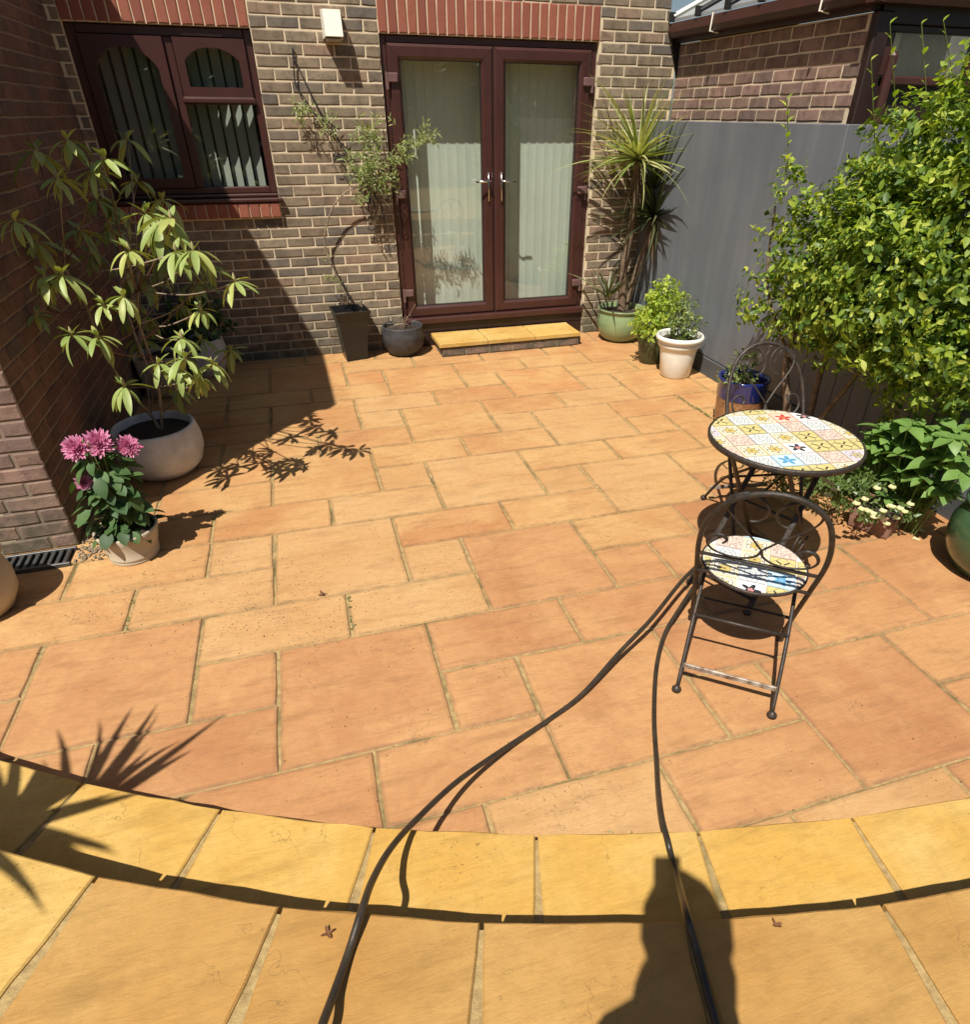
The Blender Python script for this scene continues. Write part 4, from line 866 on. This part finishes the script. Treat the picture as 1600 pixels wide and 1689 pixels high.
# broad leafed plant
random.seed(14)
bl = tag(empty('broad_leaved_plant', (2.05, -3.75, 0)), 'low clump of broad mid green leaves behind the white flowers', 'plant')
BLM = leafset('leaf', .115, .072, M['lbroad'], .3, .25, 3, 5)
for k in range(74):
    q_ = random.choice(((1425, 1590, 702, 790), (1430, 1600, 740, 825), (1350, 1420, 755, 800), (1435, 1530, 700, 775)))
    P = at_x(random.uniform(*q_[:2]), random.uniform(*q_[2:]), random.uniform(1.84, 2.08))-bl.location; P.z = max(.1, P.z); nl = 6; a0 = rnd()*6
    mb = MB(); mb.tube([(P.x*.4, P.y*.6, 0), P], .004, 5); mb.build('stem', M['lbroad'], bl)
    for m_ in range(nl):
        a = a0+m_*6.283/nl; el = random.uniform(-.25, .55); link('leaf', random.choice(BLM), None, bl, mat4=frame(P, (math.cos(a), math.sin(a), el), (0, 0, 1), random.uniform(-.3, .3)) @ Matrix.Scale(random.uniform(.6, 1.0), 4))
# hellebore with cream flowers
hel = cloud('white_flowered_plant', (1.84, -3.84, .08), 'low plant with small cream white flowers spilling over the terracotta trough', 'flowering plant', [(0, 0, .09, .19, .16, .09), (-.28, .28, .1, .16, .16, .09), (-.12, .14, .12, .14, .14, .08), (.14, -.08, .07, .09, .08, .07)], 1500, .036, .017, M['lhell'], 60, seed=6)
random.seed(8)
for k, (px, py) in enumerate(((1411, 833), (1445, 808), (1438, 849), (1461, 866), (1483, 841), (1500, 834), (1518, 877), (1455, 845), (1440, 855), (1470, 806), (1368, 800), (1365, 820), (1430, 845), (1528, 842), (1375, 780), (1470, 838), (1360, 770), (1509, 892), (1420, 842), (1452, 856), (1477, 856), (1490, 846), (1466, 838), (1375, 810), (1360, 795), (1425, 826))):
    P = at_y(px, py, -4.03+random.uniform(-.03, .04))-hel.location; mb = MB(); g_ = leafgeo(.024, .023, -.2, .4, 3)
    for m_ in range(5):
        a = m_*1.2566; mb.add(*g_, frame(P, (math.cos(a), math.sin(a)-.3, .35), (0, -.3, 1)))
    mb.build('flower', M['petalw'], hel)
# plants in the pots by the fence
cloud('leafy_pot_plant', (2.03, -1.02, .22), 'bright green bushy plant behind the cream pot', 'plant', [(.03, .02, .22, .14, .12, .16), (-.05, -.02, .12, .13, .12, .10), (.10, .02, .32, .12, .1, .10), (-.12, -.1, .05, .07, .06, .07)], 1500, .040, .026, M['lshrub'], 80, seed=8)
cloud('variegated_pot_plant', (2.06, -1.40, .29), 'small variegated shrub growing in the tall cream pot', 'plant', [(.02, .0, .09, .11, .10, .08), (.05, .02, .2, .09, .09, .09)], 700, .034, .018, M['lclimb'], 40, seed=9, mt2=M['lhell'])
cloud('trailing_pot_plant', (1.93, -2.47, .31), 'wispy green plant in the blue rimmed pot', 'plant', [(-.06, 0, .04, .12, .12, .05), (-.01, .02, .12, .10, .08, .1)], 800, .020, .011, M['lclimb'], 40, stems=[([(0, 0, 0), (-.02, 0, .15), (-.03, 0, .26)], .002, .001), ([(0, 0, 0), (.04, 0, .14), (.05, 0, .24)], .002, .001)], seed=10, stemmat='twig', mt2=M['lhell'])
cloud('pot_succulent', (2.085, -4.37, .33), 'low grey green growth inside the large green pot', 'plant', [(0, 0, .01, .15, .15, .02)], 500, .022, .012, M['lhell'], 0, seed=12)
cloud('shaded_pot_plant', (-1.70, -.24, .28), 'dark leaved plant in the ribbed white pot', 'plant', [(0, 0, .12, .18, .16, .14)], 500, .07, .04, M['ldark'], 60, seed=13)
# climber on the wall: stem, two bushy parts
def W(px, py, d=.06): return at_y(px, py, -d)
cl0 = V((-.47, -.085, .37))
climber = cloud('wall_climber', cl0, 'sparse climbing shrub arching from the square black planter against the brick wall', 'climber', [(0, 0, -.2, .01, .01, .01)], 8, .02, .01, M['lclimb'], 0, seed=2)
random.seed(31)
def tube_child(nm, pts, r0, r1, mt, par, n=6):
    s = spline([V(p)-par.location for p in pts], 6); mb = MB(); mb.tube(s, [r0+(r1-r0)*i/(len(s)-1) for i in range(len(s))], n); return mb.build(nm, M[mt], par, True)
tube_child('stem', [W(578, 502, .085), W(565, 475, .07), W(548, 440, .06), W(536, 405, .06), W(538, 375, .08), W(550, 340, .1), W(570, 318, .11), W(590, 308, .12), W(610, 290, .12)], .009, .005, 'twig', climber)
tube_child('stem', [W(582, 500, .085), W(567, 470, .07), W(556, 452, .05)], .007, .006, 'darktwig', climber)
tube_child('stem', [W(600, 300, .12), W(575, 260, .09), W(545, 212, .05), W(520, 190, .04)], .005, .004, 'darktwig', climber)
for k in range(26):
    a = W(600+random.uniform(-15, 25), 300+random.uniform(-20, 20), .1); b = W(650+random.uniform(-50, 5), 385+random.uniform(-40, 10), .05); m_ = a.lerp(b, .5)+V((random.uniform(.0, .06), -.03, random.uniform(-.02, .06)))
    tube_child('stem', [a, m_, b], .0028, .0015, 'darktwig' if k % 2 else 'twig', climber, 4)
CLM = leafset('leaf', .050, .011, M['lclimb'], .3, .3, 3, 3)
def wisps(pts, cnt, spread, up=(0, -.3, .5), sc=1., nst=3):
    for k in range(cnt):
        px, py, d = random.choice(pts); P = W(px+random.gauss(0, spread), py+random.gauss(0, spread), d+random.uniform(-.04, .06))-cl0; D = (V(up)+V((random.uniform(-1, 1), random.uniform(-.8, .3), random.uniform(-.7, .9)))).normalized()
        mb = MB(); mb.tube([P-D*.05*sc, P, P+D*.07*sc], .0012, 4); mb.build('stem', M['lclimb'], climber)
        for m_ in range(nst*2):
            a = m_*2.4; s_ = D.orthogonal().normalized(); s_.rotate(Quaternion(D, a)); link('leaf', random.choice(CLM), None, climber, mat4=frame(P+D*(m_*.016*sc-.02), s_+D*.8, (0, -1, .4)) @ Matrix.Scale(random.uniform(.6, 1.1)*sc, 4))
wisps([(600, 225, .10), (610, 250, .12), (605, 275, .14), (625, 285, .14), (600, 300, .12), (630, 300, .12), (615, 215, .1), (605, 262, .13), (635, 290, .12), (612, 308, .1)], 95, 13)
wisps([(660, 245, .16), (675, 238, .18), (690, 232, .2), (705, 222, .22), (715, 225, .22), (670, 262, .17), (650, 270, .15)], 42, 6, (.9, -.2, .3), .9)
wisps([(510, 185, .06), (540, 200, .06), (500, 175, .05), (560, 215, .07)], 20, 8, (0, -.3, 0), .9)
wisps([(540, 450, .08), (548, 460, .08), (552, 470, .08)], 6, 6, (-.5, -.2, .3), .7)
# weeds round the stem in the planter
for k in range(20):
    a = W(578+random.uniform(-18, 20), 503, .06+rnd()*.07); b = a+V((random.uniform(-.1, .04), random.uniform(-.05, .02), random.uniform(.02, .11))); tube_child('stem', [a, a.lerp(b, .5)+V((0, 0, .02)), b], .003, .001, 'twig' if k % 2 else 'redtwig', climber, 4)
br = tag(empty('wire_bracket', W(486, 90, .02)), 'thin black wire support nailed to the brick wall left of the doors', 'wire')
for nm, pts, r in (('hook', [W(483, 80, .02), W(484, 100, .02)], .008), ('wire', [W(484, 98, .03), W(487, 138, .03), W(500, 160, .04), W(520, 190, .05)], .0055), ('wire', [W(486, 98, .03), W(508, 145, .05), W(535, 195, .06), W(560, 215, .06)], .0048)): tube_child(nm, pts, r, r, 'darktwig', br, 6)
# dead twigs in the grey bowl
dt = tag(empty('dead_twigs', (-.03, -.16, .21)), 'dry dead twigs sprouting from the grey embossed pot', 'dead plant'); random.seed(40)
for k in range(16):
    a = rnd()*6.3; b = V((math.cos(a)*random.uniform(.04, .15), math.sin(a)*random.uniform(.04, .12), random.uniform(.03, .14))); mb = MB(); mb.tube(spline([(b.x*.1, b.y*.1, 0), b*.5+V((0, 0, .03)), b], 4), .0022, 4); mb.build('twig', M['redtwig'] if k % 2 else M['twig'], dt)
mb = MB(); mb.tube(spline([(0, 0, 0), (.06, -.02, .12), (.13, -.02, .22)], 4), .0022, 4); mb.build('twig', M['twig'], dt)
# ------------------------------------------------------------------ bistro set
def clip_circle(poly, r, n=64):
    out = poly
    for k in range(n):
        a = 2*math.pi*k/n; nx, ny = math.cos(a), math.sin(a); res = []
        for i in range(len(out)):
            A, B = out[i], out[(i+1) % len(out)]; da_, db = A[0]*nx+A[1]*ny-r, B[0]*nx+B[1]*ny-r
            if da_ <= 0: res.append(A)
            if (da_ < 0 < db) or (db < 0 < da_): t = da_/(da_-db); res.append((A[0]+(B[0]-A[0])*t, A[1]+(B[1]-A[1])*t))
        out = res
        if len(out) < 3: return []
    return out
def mosaic(parent, r, z, size, seed, ox, oy, forced={}, rot=0, th=.004):
    rs = random.Random(seed); n = int(r/size)+2; g_ = .0022
    for i in range(-n, n+1):
        for j in range(-n, n+1):
            x0, y0 = i*size+ox, j*size+oy; poly = clip_circle([(x0+g_, y0+g_), (x0+size-g_, y0+g_), (x0+size-g_, y0+size-g_), (x0+g_, y0+size-g_)], r)
            if len(poly) < 3: continue
            ar = .5*abs(sum(poly[k][0]*poly[(k+1) % len(poly)][1]-poly[(k+1) % len(poly)][0]*poly[k][1] for k in range(len(poly))))
            if ar < size*size*.03: continue
            m_ = len(poly); cx_, cy_ = sum(q[0] for q in poly)/m_, sum(q[1] for q in poly)/m_
            vs = [(x, y, th) for x, y in poly]+[(x, y, 0) for x, y in poly]; me = mesh('tile', vs, [tuple(range(m_))]+[(k, m_+k, m_+(k+1) % m_, (k+1) % m_) for k in range(m_)])
            uvl = me.uv_layers.new(name='UVMap')
            for lp in me.loops: v = me.vertices[lp.vertex_index].co; uvl.data[lp.index].uv = ((v.x-x0)/size, (v.y-y0)/size)
            fixn(me); kind = forced.get((i, j), rs.choices(range(8), (5, 7, 2.4, 6, .9, .0, 1.3, .45))[0]); me.materials.append(TILES[kind])
            link('tile', me, None, parent, mat4=Matrix.Rotation(rot, 4, 'Z') @ Matrix.Translation((0, 0, z)))
def chair(loc, rz, label, seed):
    t = tag(empty('bistro_chair', loc, rz), label, 'chair', None)
    R = .0085
    s1 = lambda sx: [(sx*.182, .225, .006), (sx*.188, .11, .215), (sx*.197, -.01, .43), (sx*.204, -.10, .60), (sx*.19, -.155, .72)]
    arch = s1(-1)+[(-.140, -.19, .815), (-.07, -.21, .870), (.01, -.217, .888), (.09, -.21, .870), (.155, -.19, .815)]+s1(1)[::-1]
    mb = MB(); mb.tube(spline(arch, 6), .0095, 8); mb.build('back_frame', M['iron'], t, True)
    for sx in (-1, 1):
        mb = MB(); mb.tube(spline([(sx*.172, -.222, .01), (sx*.170, -.05, .22), (sx*.165, .19, .405)], 5), .0075, 8); mb.build('leg', M['iron'], t, True)
        mb = MB(); mb.lathe([(.001, 0), (.018, .002), (.018, .012), (.009, .022), (.001, .026)], 12, Matrix.Translation((sx*.173, -.225, 0))); mb.build('foot', M['iron'], t, True)
        mb = MB(); mb.lathe([(.001, 0), (.016, .002), (.016, .012), (.008, .02), (.001, .024)], 12, Matrix.Translation((sx*.182, .226, 0))); mb.build('foot', M['iron'], t, True)
    mb = MB(); mb.box((-.168, -.186, .085), (.168, -.176, .107), None, .003); o = mb.build('stretcher', M['rustbar'], t); fixn(o.data)
    for a_, b_, c_ in ((.187, .115, .205), (.17, -.04, .235), (.166, .19, .403), (.198, -.015, .425)):
        mb = MB(); mb.tube([(-a_, b_, c_), (a_, b_, c_)], .0065, 6); mb.build('crossbar', M['iron'], t, True)
    # scrollwork in the plane of the back
    base, top = V((0, -.075, .545)), V((0, -.21, .882)); ax = (top-base)
    def B(x, h): return base+ax*h+V((x, 0, 0))
    mb = MB(); mb.tube([B(-.20, -.02), B(.20, -.02)], .0065, 6); mb.build('back_rail', M['iron'], t, True)
    for sx in (-1, 1):
        up = [(0, .20), (-.045, .38), (-.095, .55), (-.135, .72), (-.135, .86), (-.085, .96), (-.035, .90), (-.012, .76), (-.03, .63), (-.062, .60)]
        dn = [(0, .20), (-.012, .10), (-.05, .03), (-.10, .02), (-.155, .07), (-.178, .18), (-.165, .29), (-.135, .32), (-.115, .26), (-.125, .20)]
        for L in (up, dn):
            mb = MB(); mb.tube(spline([B(-sx*x, h) for x, h in L], 6), .0055, 6, True, (1.2, .7)); mb.build('scroll', M['iron'], t, True)
    st = empty('seat'); st.parent = t; st.location = (0, .095, .43)
    mb = MB(); mb.lathe([(.001, -.012), (.186, -.012), (.193, -.008), (.193, .002), (.187, .004), (.186, .0)], 48); fixn(mb.build('seat_rim', M['iron'], st, True).data)
    mb = MB(); mb.lathe([(.001, .001), (.187, .001)], 48); fixn(mb.build('grout', M['grout'], st).data)
    mosaic(st, .183, .0012, .1, seed, -.05, -.03, {(0, 0): 3, (-1, 0): 1, (0, -1): 1, (1, -1): 4, (0, -2): 7, (-1, -1): 3, (-1, 1): 2, (0, 1): 3, (1, 0): 0, (1, 1): 2, (-2, -1): 0, (1, -2): 0}, .0)
    return t
dirc = math.atan2(-.63, .77)
chair((.515, -4.54, 0), dirc, 'nearest black iron bistro chair with a mosaic seat and heart shaped scroll back', 5)
chair((1.27, -3.59, 0), 2.95, 'far black iron bistro chair partly hidden behind the mosaic table', 8)
tb = tag(empty('bistro_table', (.955, -4.045, 0), .42), 'round mosaic topped bistro table with crossed black iron legs', 'table')
tt = empty('table_top', (0, 0, .705)); tt.parent = tb
mb = MB(); mb.lathe([(.001, -.02), (.300, -.02), (.312, -.017), (.314, .0), (.310, .006), (.303, .006), (.302, .001)], 64); fixn(mb.build('rim', M['iron'], tt, True).data)
mb = MB(); mb.lathe([(.001, .002), (.304, .002)], 64); fixn(mb.build('grout', M['grout'], tt).data)
mosaic(tt, .300, .0022, .1, 17, -.05, -.05, {(1, 2): 5, (-1, -2): 4, (0, 0): 3, (-1, 0): 1, (-1, 1): 0, (1, -1): 0, (2, -2): 6, (0, -3): 0, (0, 1): 1, (-2, 0): 2, (2, 0): 2}, -.15-.42)
for sy in (-1, 1):
    for sx in (-1, 1):
        mb = MB(); a = V((sx*.27, sy*.15, .012)); b = V((-sx*.20, sy*.13, .68)); mb.tube([a, b], .013, 6, True, (1, .45)); mb.build('leg', M['iron'], tb)
        mb = MB(); mb.lathe([(.001, 0), (.018, .002), (.018, .012), (.001, .02)], 10, Matrix.Translation((sx*.27, sy*.15, 0))); mb.build('foot', M['iron'], tb, True)
for a, b in (((-.24, -.15, .06), (-.24, .15, .06)), ((.24, -.15, .06), (.24, .15, .06)), ((0, -.15, .36), (0, .15, .36)), ((-.2, -.13, .68), (-.2, .13, .68)), ((.2, -.13, .68), (.2, .13, .68))):
    mb = MB(); mb.tube([a, b], .008, 6); mb.build('crossbar', M['iron'], tb, True)
for sx in (-1, 1):
    mb = MB(); mb.tube(spline([(sx*.17, -.15, .22), (sx*.10, -.15, .16), (sx*.03, -.15, .20), (sx*.06, -.15, .26), (sx*.10, -.15, .24), (sx*.085, -.15, .21)], 6), .005, 6); mb.build('scroll', M['iron'], tb, True)
# ------------------------------------------------------------------ hoses
def fl(px, py, h=.0): return at_z(px, py, h)
def hose(pts, label, r=.0088):
    s = spline(pts, 10); mb = MB(); mb.tube(s, r, 10); return tag(mb.build('hose', M['hose'], None, True), label, 'hose')
r_ = .0105
hose([fl(1190, 905, r_+.0), fl(1165, 920, .10), fl(1125, 958, .12), fl(1075, 1020, .10), fl(1020, 1078, .06), fl(960, 1145, .02), fl(905, 1187, r_), fl(830, 1236, .035), fl(755, 1288, .10), fl(690, 1348, .18), fl(645, 1398, .26), fl(615, 1450, .33), fl(598, 1497, H2+.03), fl(575, 1570, H2+r_+.004), fl(550, 1640, H2+.03), fl(528, 1700, H2+.06), fl(500, 1790, H2+.05)], 'black hose curving from the near chair down left across the patio and over the steps')
hose([fl(1175, 900, .05), fl(1158, 945, .08), fl(1120, 1005, .05), fl(1097, 1045, .02), fl(1083, 1100, r_), fl(1079, 1180, r_), fl(1083, 1255, .04), fl(1086, 1305, .11), fl(1092, 1350, .175), fl(1101, 1385, H1+.035), fl(1107, 1410, H1+.03), fl(1118, 1450, H1+.07), fl(1132, 1505, H2+.03), fl(1150, 1570, H2+r_), fl(1168, 1640, H2+r_), fl(1185, 1700, H2+r_), fl(1205, 1790, H2+r_)], 'black hose running from the near chair straight down over the steps at the right')
# ------------------------------------------------------------------ litter
random.seed(60)
def dry(px, py, z, s, label, mt='deadleaf'):
    mb = MB()
    for k in range(4): mb.add(*leafgeo(.04*s, .02*s, random.uniform(-.6, .2), .5, 3), frame((0, 0, .003), (math.cos(k*1.7), math.sin(k*1.7), random.uniform(0, .4)), (0, 0, 1)))
    o = mb.build('dry_leaf', M[mt]); o.location = fl(px, py, z); tag(o, label, 'leaf')
dry(541, 1540, H2, .38, 'crumpled brown dry leaf on the ochre terrace slab left of centre'); dry(1280, 1527, H2, .34, 'single small brown leaf on the terrace slab right of the photographer shadow'); dry(1070, 596, 0, .9, 'dry brown leaf on the paving beside the cream pot')
dry(531, 982, 0, .5, 'dark scrap of moss on a slab joint in the middle left'); dry(1408, 885, 0, .6, 'dry leaf lying beside the terracotta trough')
mb = MB()
for k in range(1100):
    x, y = random.uniform(300, 1600), random.uniform(610, 1340)
    if random.random() < .72: x, y = random.gauss(440, 150), random.gauss(985, 55)
    P = fl(x, y, .0015); 
    if P.x > 2.25 or P.y > -.1 or (V((P.x, P.y))-C1).length > R1-.02: continue
    s = random.uniform(.0008, .0030); mb.add([(s, 0, 0), (-s, 0, 0), (0, s*.8, 0), (0, 0, s*.8), (0, -s, 0)], [(0, 2, 3), (2, 1, 3), (1, 4, 3), (4, 0, 3)], Matrix.Translation(P) @ Matrix.Rotation(rnd()*6, 4, 'Z'))
tag(mb.build('grit', M['soil']), 'scattered grit and crumbs of soil on the paving', 'grit', kind='stuff')
# moss and weed tufts in some joints
mb = MB()
for (x0, y0, x1, y1, c_) in ((1111, 652, 1181, 694, 90), (222, 985, 206, 1045, 10), (576, 985, 583, 1050, 16), (1000, 1375, 1100, 1378, 4), (400, 585, 560, 577, 30), (620, 560, 700, 560, 10)):
    for k in range(c_):
        t = rnd(); P = fl(x0+(x1-x0)*t+random.gauss(0, 1.5), y0+(y1-y0)*t+random.gauss(0, 1), -.003)
        for q in range(3): mb.add(*leafgeo(random.uniform(.006, .014), .005, .2, .2, 2), frame(P, (random.uniform(-1, 1), random.uniform(-1, 1), random.uniform(.3, 1)), (0, 0, 1)))
tag(mb.build('moss', M['lhell']), 'moss and tiny weeds growing in the paving joints', 'moss', kind='stuff')
# ------------------------------------------------------------------ the photographer (only the shadow is in frame)
ph = tag(empty('person', (-.925, -6.225, H2), .3133*-1), 'person in a navy shirt holding up a phone behind the camera', 'person')
YR = Matrix.Rotation(-.3133, 4, 'Z')
def skinmesh(name, joints, edges, mt, parent, sub=1, root=0):
    me = bpy.data.meshes.new(name); me.from_pydata([j[:3] for j in joints], edges, []); o = bpy.data.objects.new(name, me); COL.objects.link(o); me.materials.append(mt)
    md = o.modifiers.new('s', 'SKIN'); md.use_smooth_shade = True
    for i, j in enumerate(joints): rr = j[3] if isinstance(j[3], tuple) else (j[3], j[3]); me.skin_vertices[0].data[i].radius = rr; me.skin_vertices[0].data[i].use_root = (i == root)
    sb = o.modifiers.new('u', 'SUBSURF'); sb.levels = sb.render_levels = sub
    o.parent = parent; return o
camL = ph.matrix_basis.inverted() @ CP if False else None
cl = (Matrix.Translation(ph.location) @ YR).inverted() @ CP
cx, cy_, cz = cl
J = [(0, 0, .80, (.14, .11)), (0, .0, .87, (.13, .10)), (0, .0, .95, (.15, .11)), (0, .0, 1.05, (.085, .075)), (0, .01, 1.27, .055), (0, .03, 1.37, .055),
     (-.145, 0, 1.0, .055), (-.19, .0, .88, .045), (-.20, .05, .78, .034), (-.20, .07, .70, .028), (-.20, .08, .65, (.018, .030)),
     (.145, 0, 1.0, .055), (.16, .06, .90, .045), (.12, .14, 1.12, .036), (cx+.055, cy_-.03, cz-.13, .028), (cx+.052, cy_-.02, cz-.10, (.026, .018)),
     (-.09, 0, .72, .085), (-.10, .01, .42, .06), (-.10, -.02, .08, .042), (-.10, .12, .03, .035), (.09, 0, .72, .085), (.10, .01, .42, .06), (.10, -.02, .08, .042), (.10, .12, .03, .035)]
Ed = [(0, 1), (1, 2), (2, 3), (3, 4), (4, 5), (3, 6), (6, 7), (7, 8), (8, 9), (9, 10), (3, 11), (11, 12), (12, 13), (13, 14), (14, 15), (0, 16), (16, 17), (17, 18), (18, 19), (0, 20), (20, 21), (21, 22), (22, 23)]
skinmesh('body', J, Ed, M['shirt'], ph)
mb = MB()
def ell(mb, c, r, n=16, m=10, sq=1):
    vs = [];
    for i in range(m+1):
        th = math.pi*i/m
        for j in range(n): a = 2*math.pi*j/n; vs.append((c[0]+r[0]*math.sin(th)*math.cos(a), c[1]+r[1]*math.sin(th)*math.sin(a)*(1 if math.sin(a) < 0 else .95), c[2]+r[2]*math.cos(th)))
    mb.add(vs, [(i*n+j, i*n+(j+1) % n, (i+1)*n+(j+1) % n, (i+1)*n+j) for i in range(m) for j in range(n)])
ell(mb, (0, .035, 1.455), (.073, .09, .115)); ell(mb, (0, .125, 1.44), (.012, .018, .022), 8, 6); ell(mb, (-.075, .03, 1.45), (.01, .018, .03), 8, 6); ell(mb, (.075, .03, 1.45), (.01, .018, .03), 8, 6); ell(mb, (0, .115, 1.395), (.025, .012, .009), 8, 6); mb.build('head', M['skin'], ph, True)
mb = MB(); ell(mb, (-.03, .118, 1.465), (.011, .008, .007), 8, 6); ell(mb, (.03, .118, 1.465), (.011, .008, .007), 8, 6); mb.build('eyes', M['phone'], ph, True)
mb = MB(); ell(mb, (0, .0, 1.475), (.10, .105, .12)); ell(mb, (0, -.05, 1.34), (.105, .065, .20)); mb.build('hair', M['hair'], ph, True)
for k in range(4): skinmesh('finger', [(-.20, .05+.02*k, .655, .010), (-.197, .055+.02*k, .60, .0085), (-.19, .055+.02*k, .565-.008*(k == 1), .0075)], [(0, 1), (1, 2)], M['skin'], ph)
skinmesh('thumb', [(-.195, .10, .68, .012), (-.19, .125, .65, .010), (-.188, .13, .615, .008)], [(0, 1), (1, 2)], M['skin'], ph)
for sx, bx in ((1, cx+.052),):
    for k in range(4):
        z = cz-.045-.019*k; L = (.9, 1, .95, .8)[k]; skinmesh('finger', [(bx, cy_-.022, z-.012, .010), (bx+sx*.006, cy_+(-.004), z, .0085), (bx-sx*.004, cy_-.004+.0, z+.004, .0075)], [(0, 1), (1, 2)], M['skin'], ph)
    skinmesh('thumb', [(bx, cy_-.03, cz-.11, .012), (bx-sx*.012, cy_-.034, cz-.085, .010), (bx-sx*.02, cy_-.032, cz-.065, .008)], [(0, 1), (1, 2)], M['skin'], ph)
pho = tag(bpy.data.objects.new('phone', fixn(mesh('phone', *boxgeo((-.012, -.14, .006), (.060, .012, .014), .003)))), 'black phone held up by the photographer behind the camera', 'phone'); COL.objects.link(pho); pho.data.materials.append(M['phone']); pho.matrix_world = Matrix.Translation(CP) @ R3.to_4x4()
# ------------------------------------------------------------------ garden behind the camera (seen only as a reflection in the glass)
hb = []; random.seed(2)
cloud('garden_hedge', (0, -13, 0), 'tall green hedge along the end of the garden behind the camera', 'hedge', [(x, random.uniform(-.4, .4), 1.5+random.uniform(-.2, .6), 1.6, .9, 2.0) for x in range(-8, 9, 2)], 9000, .16, .10, M['hedge'], 0, seed=5)
box('hedge_core', (-9.5, -13.5, 0), (9.5, -12.6, 3.0), M['ldark'], bpy.data.objects['garden_hedge'], 0).matrix_local = Matrix.Translation((0, 13, 0))
print('objects', len(bpy.data.objects))

for o in bpy.data.objects:
    if o.parent is None and o.get('category') in ('plant pot', 'chair', 'hose', 'leaf', 'blind'):
        o['group'] = {'plant pot': 'plant pots standing round the patio', 'chair': 'bistro chairs at the mosaic table', 'hose': 'hoses lying over the steps', 'leaf': 'dry leaves on the paving', 'blind': 'window blinds'}[o['category']]
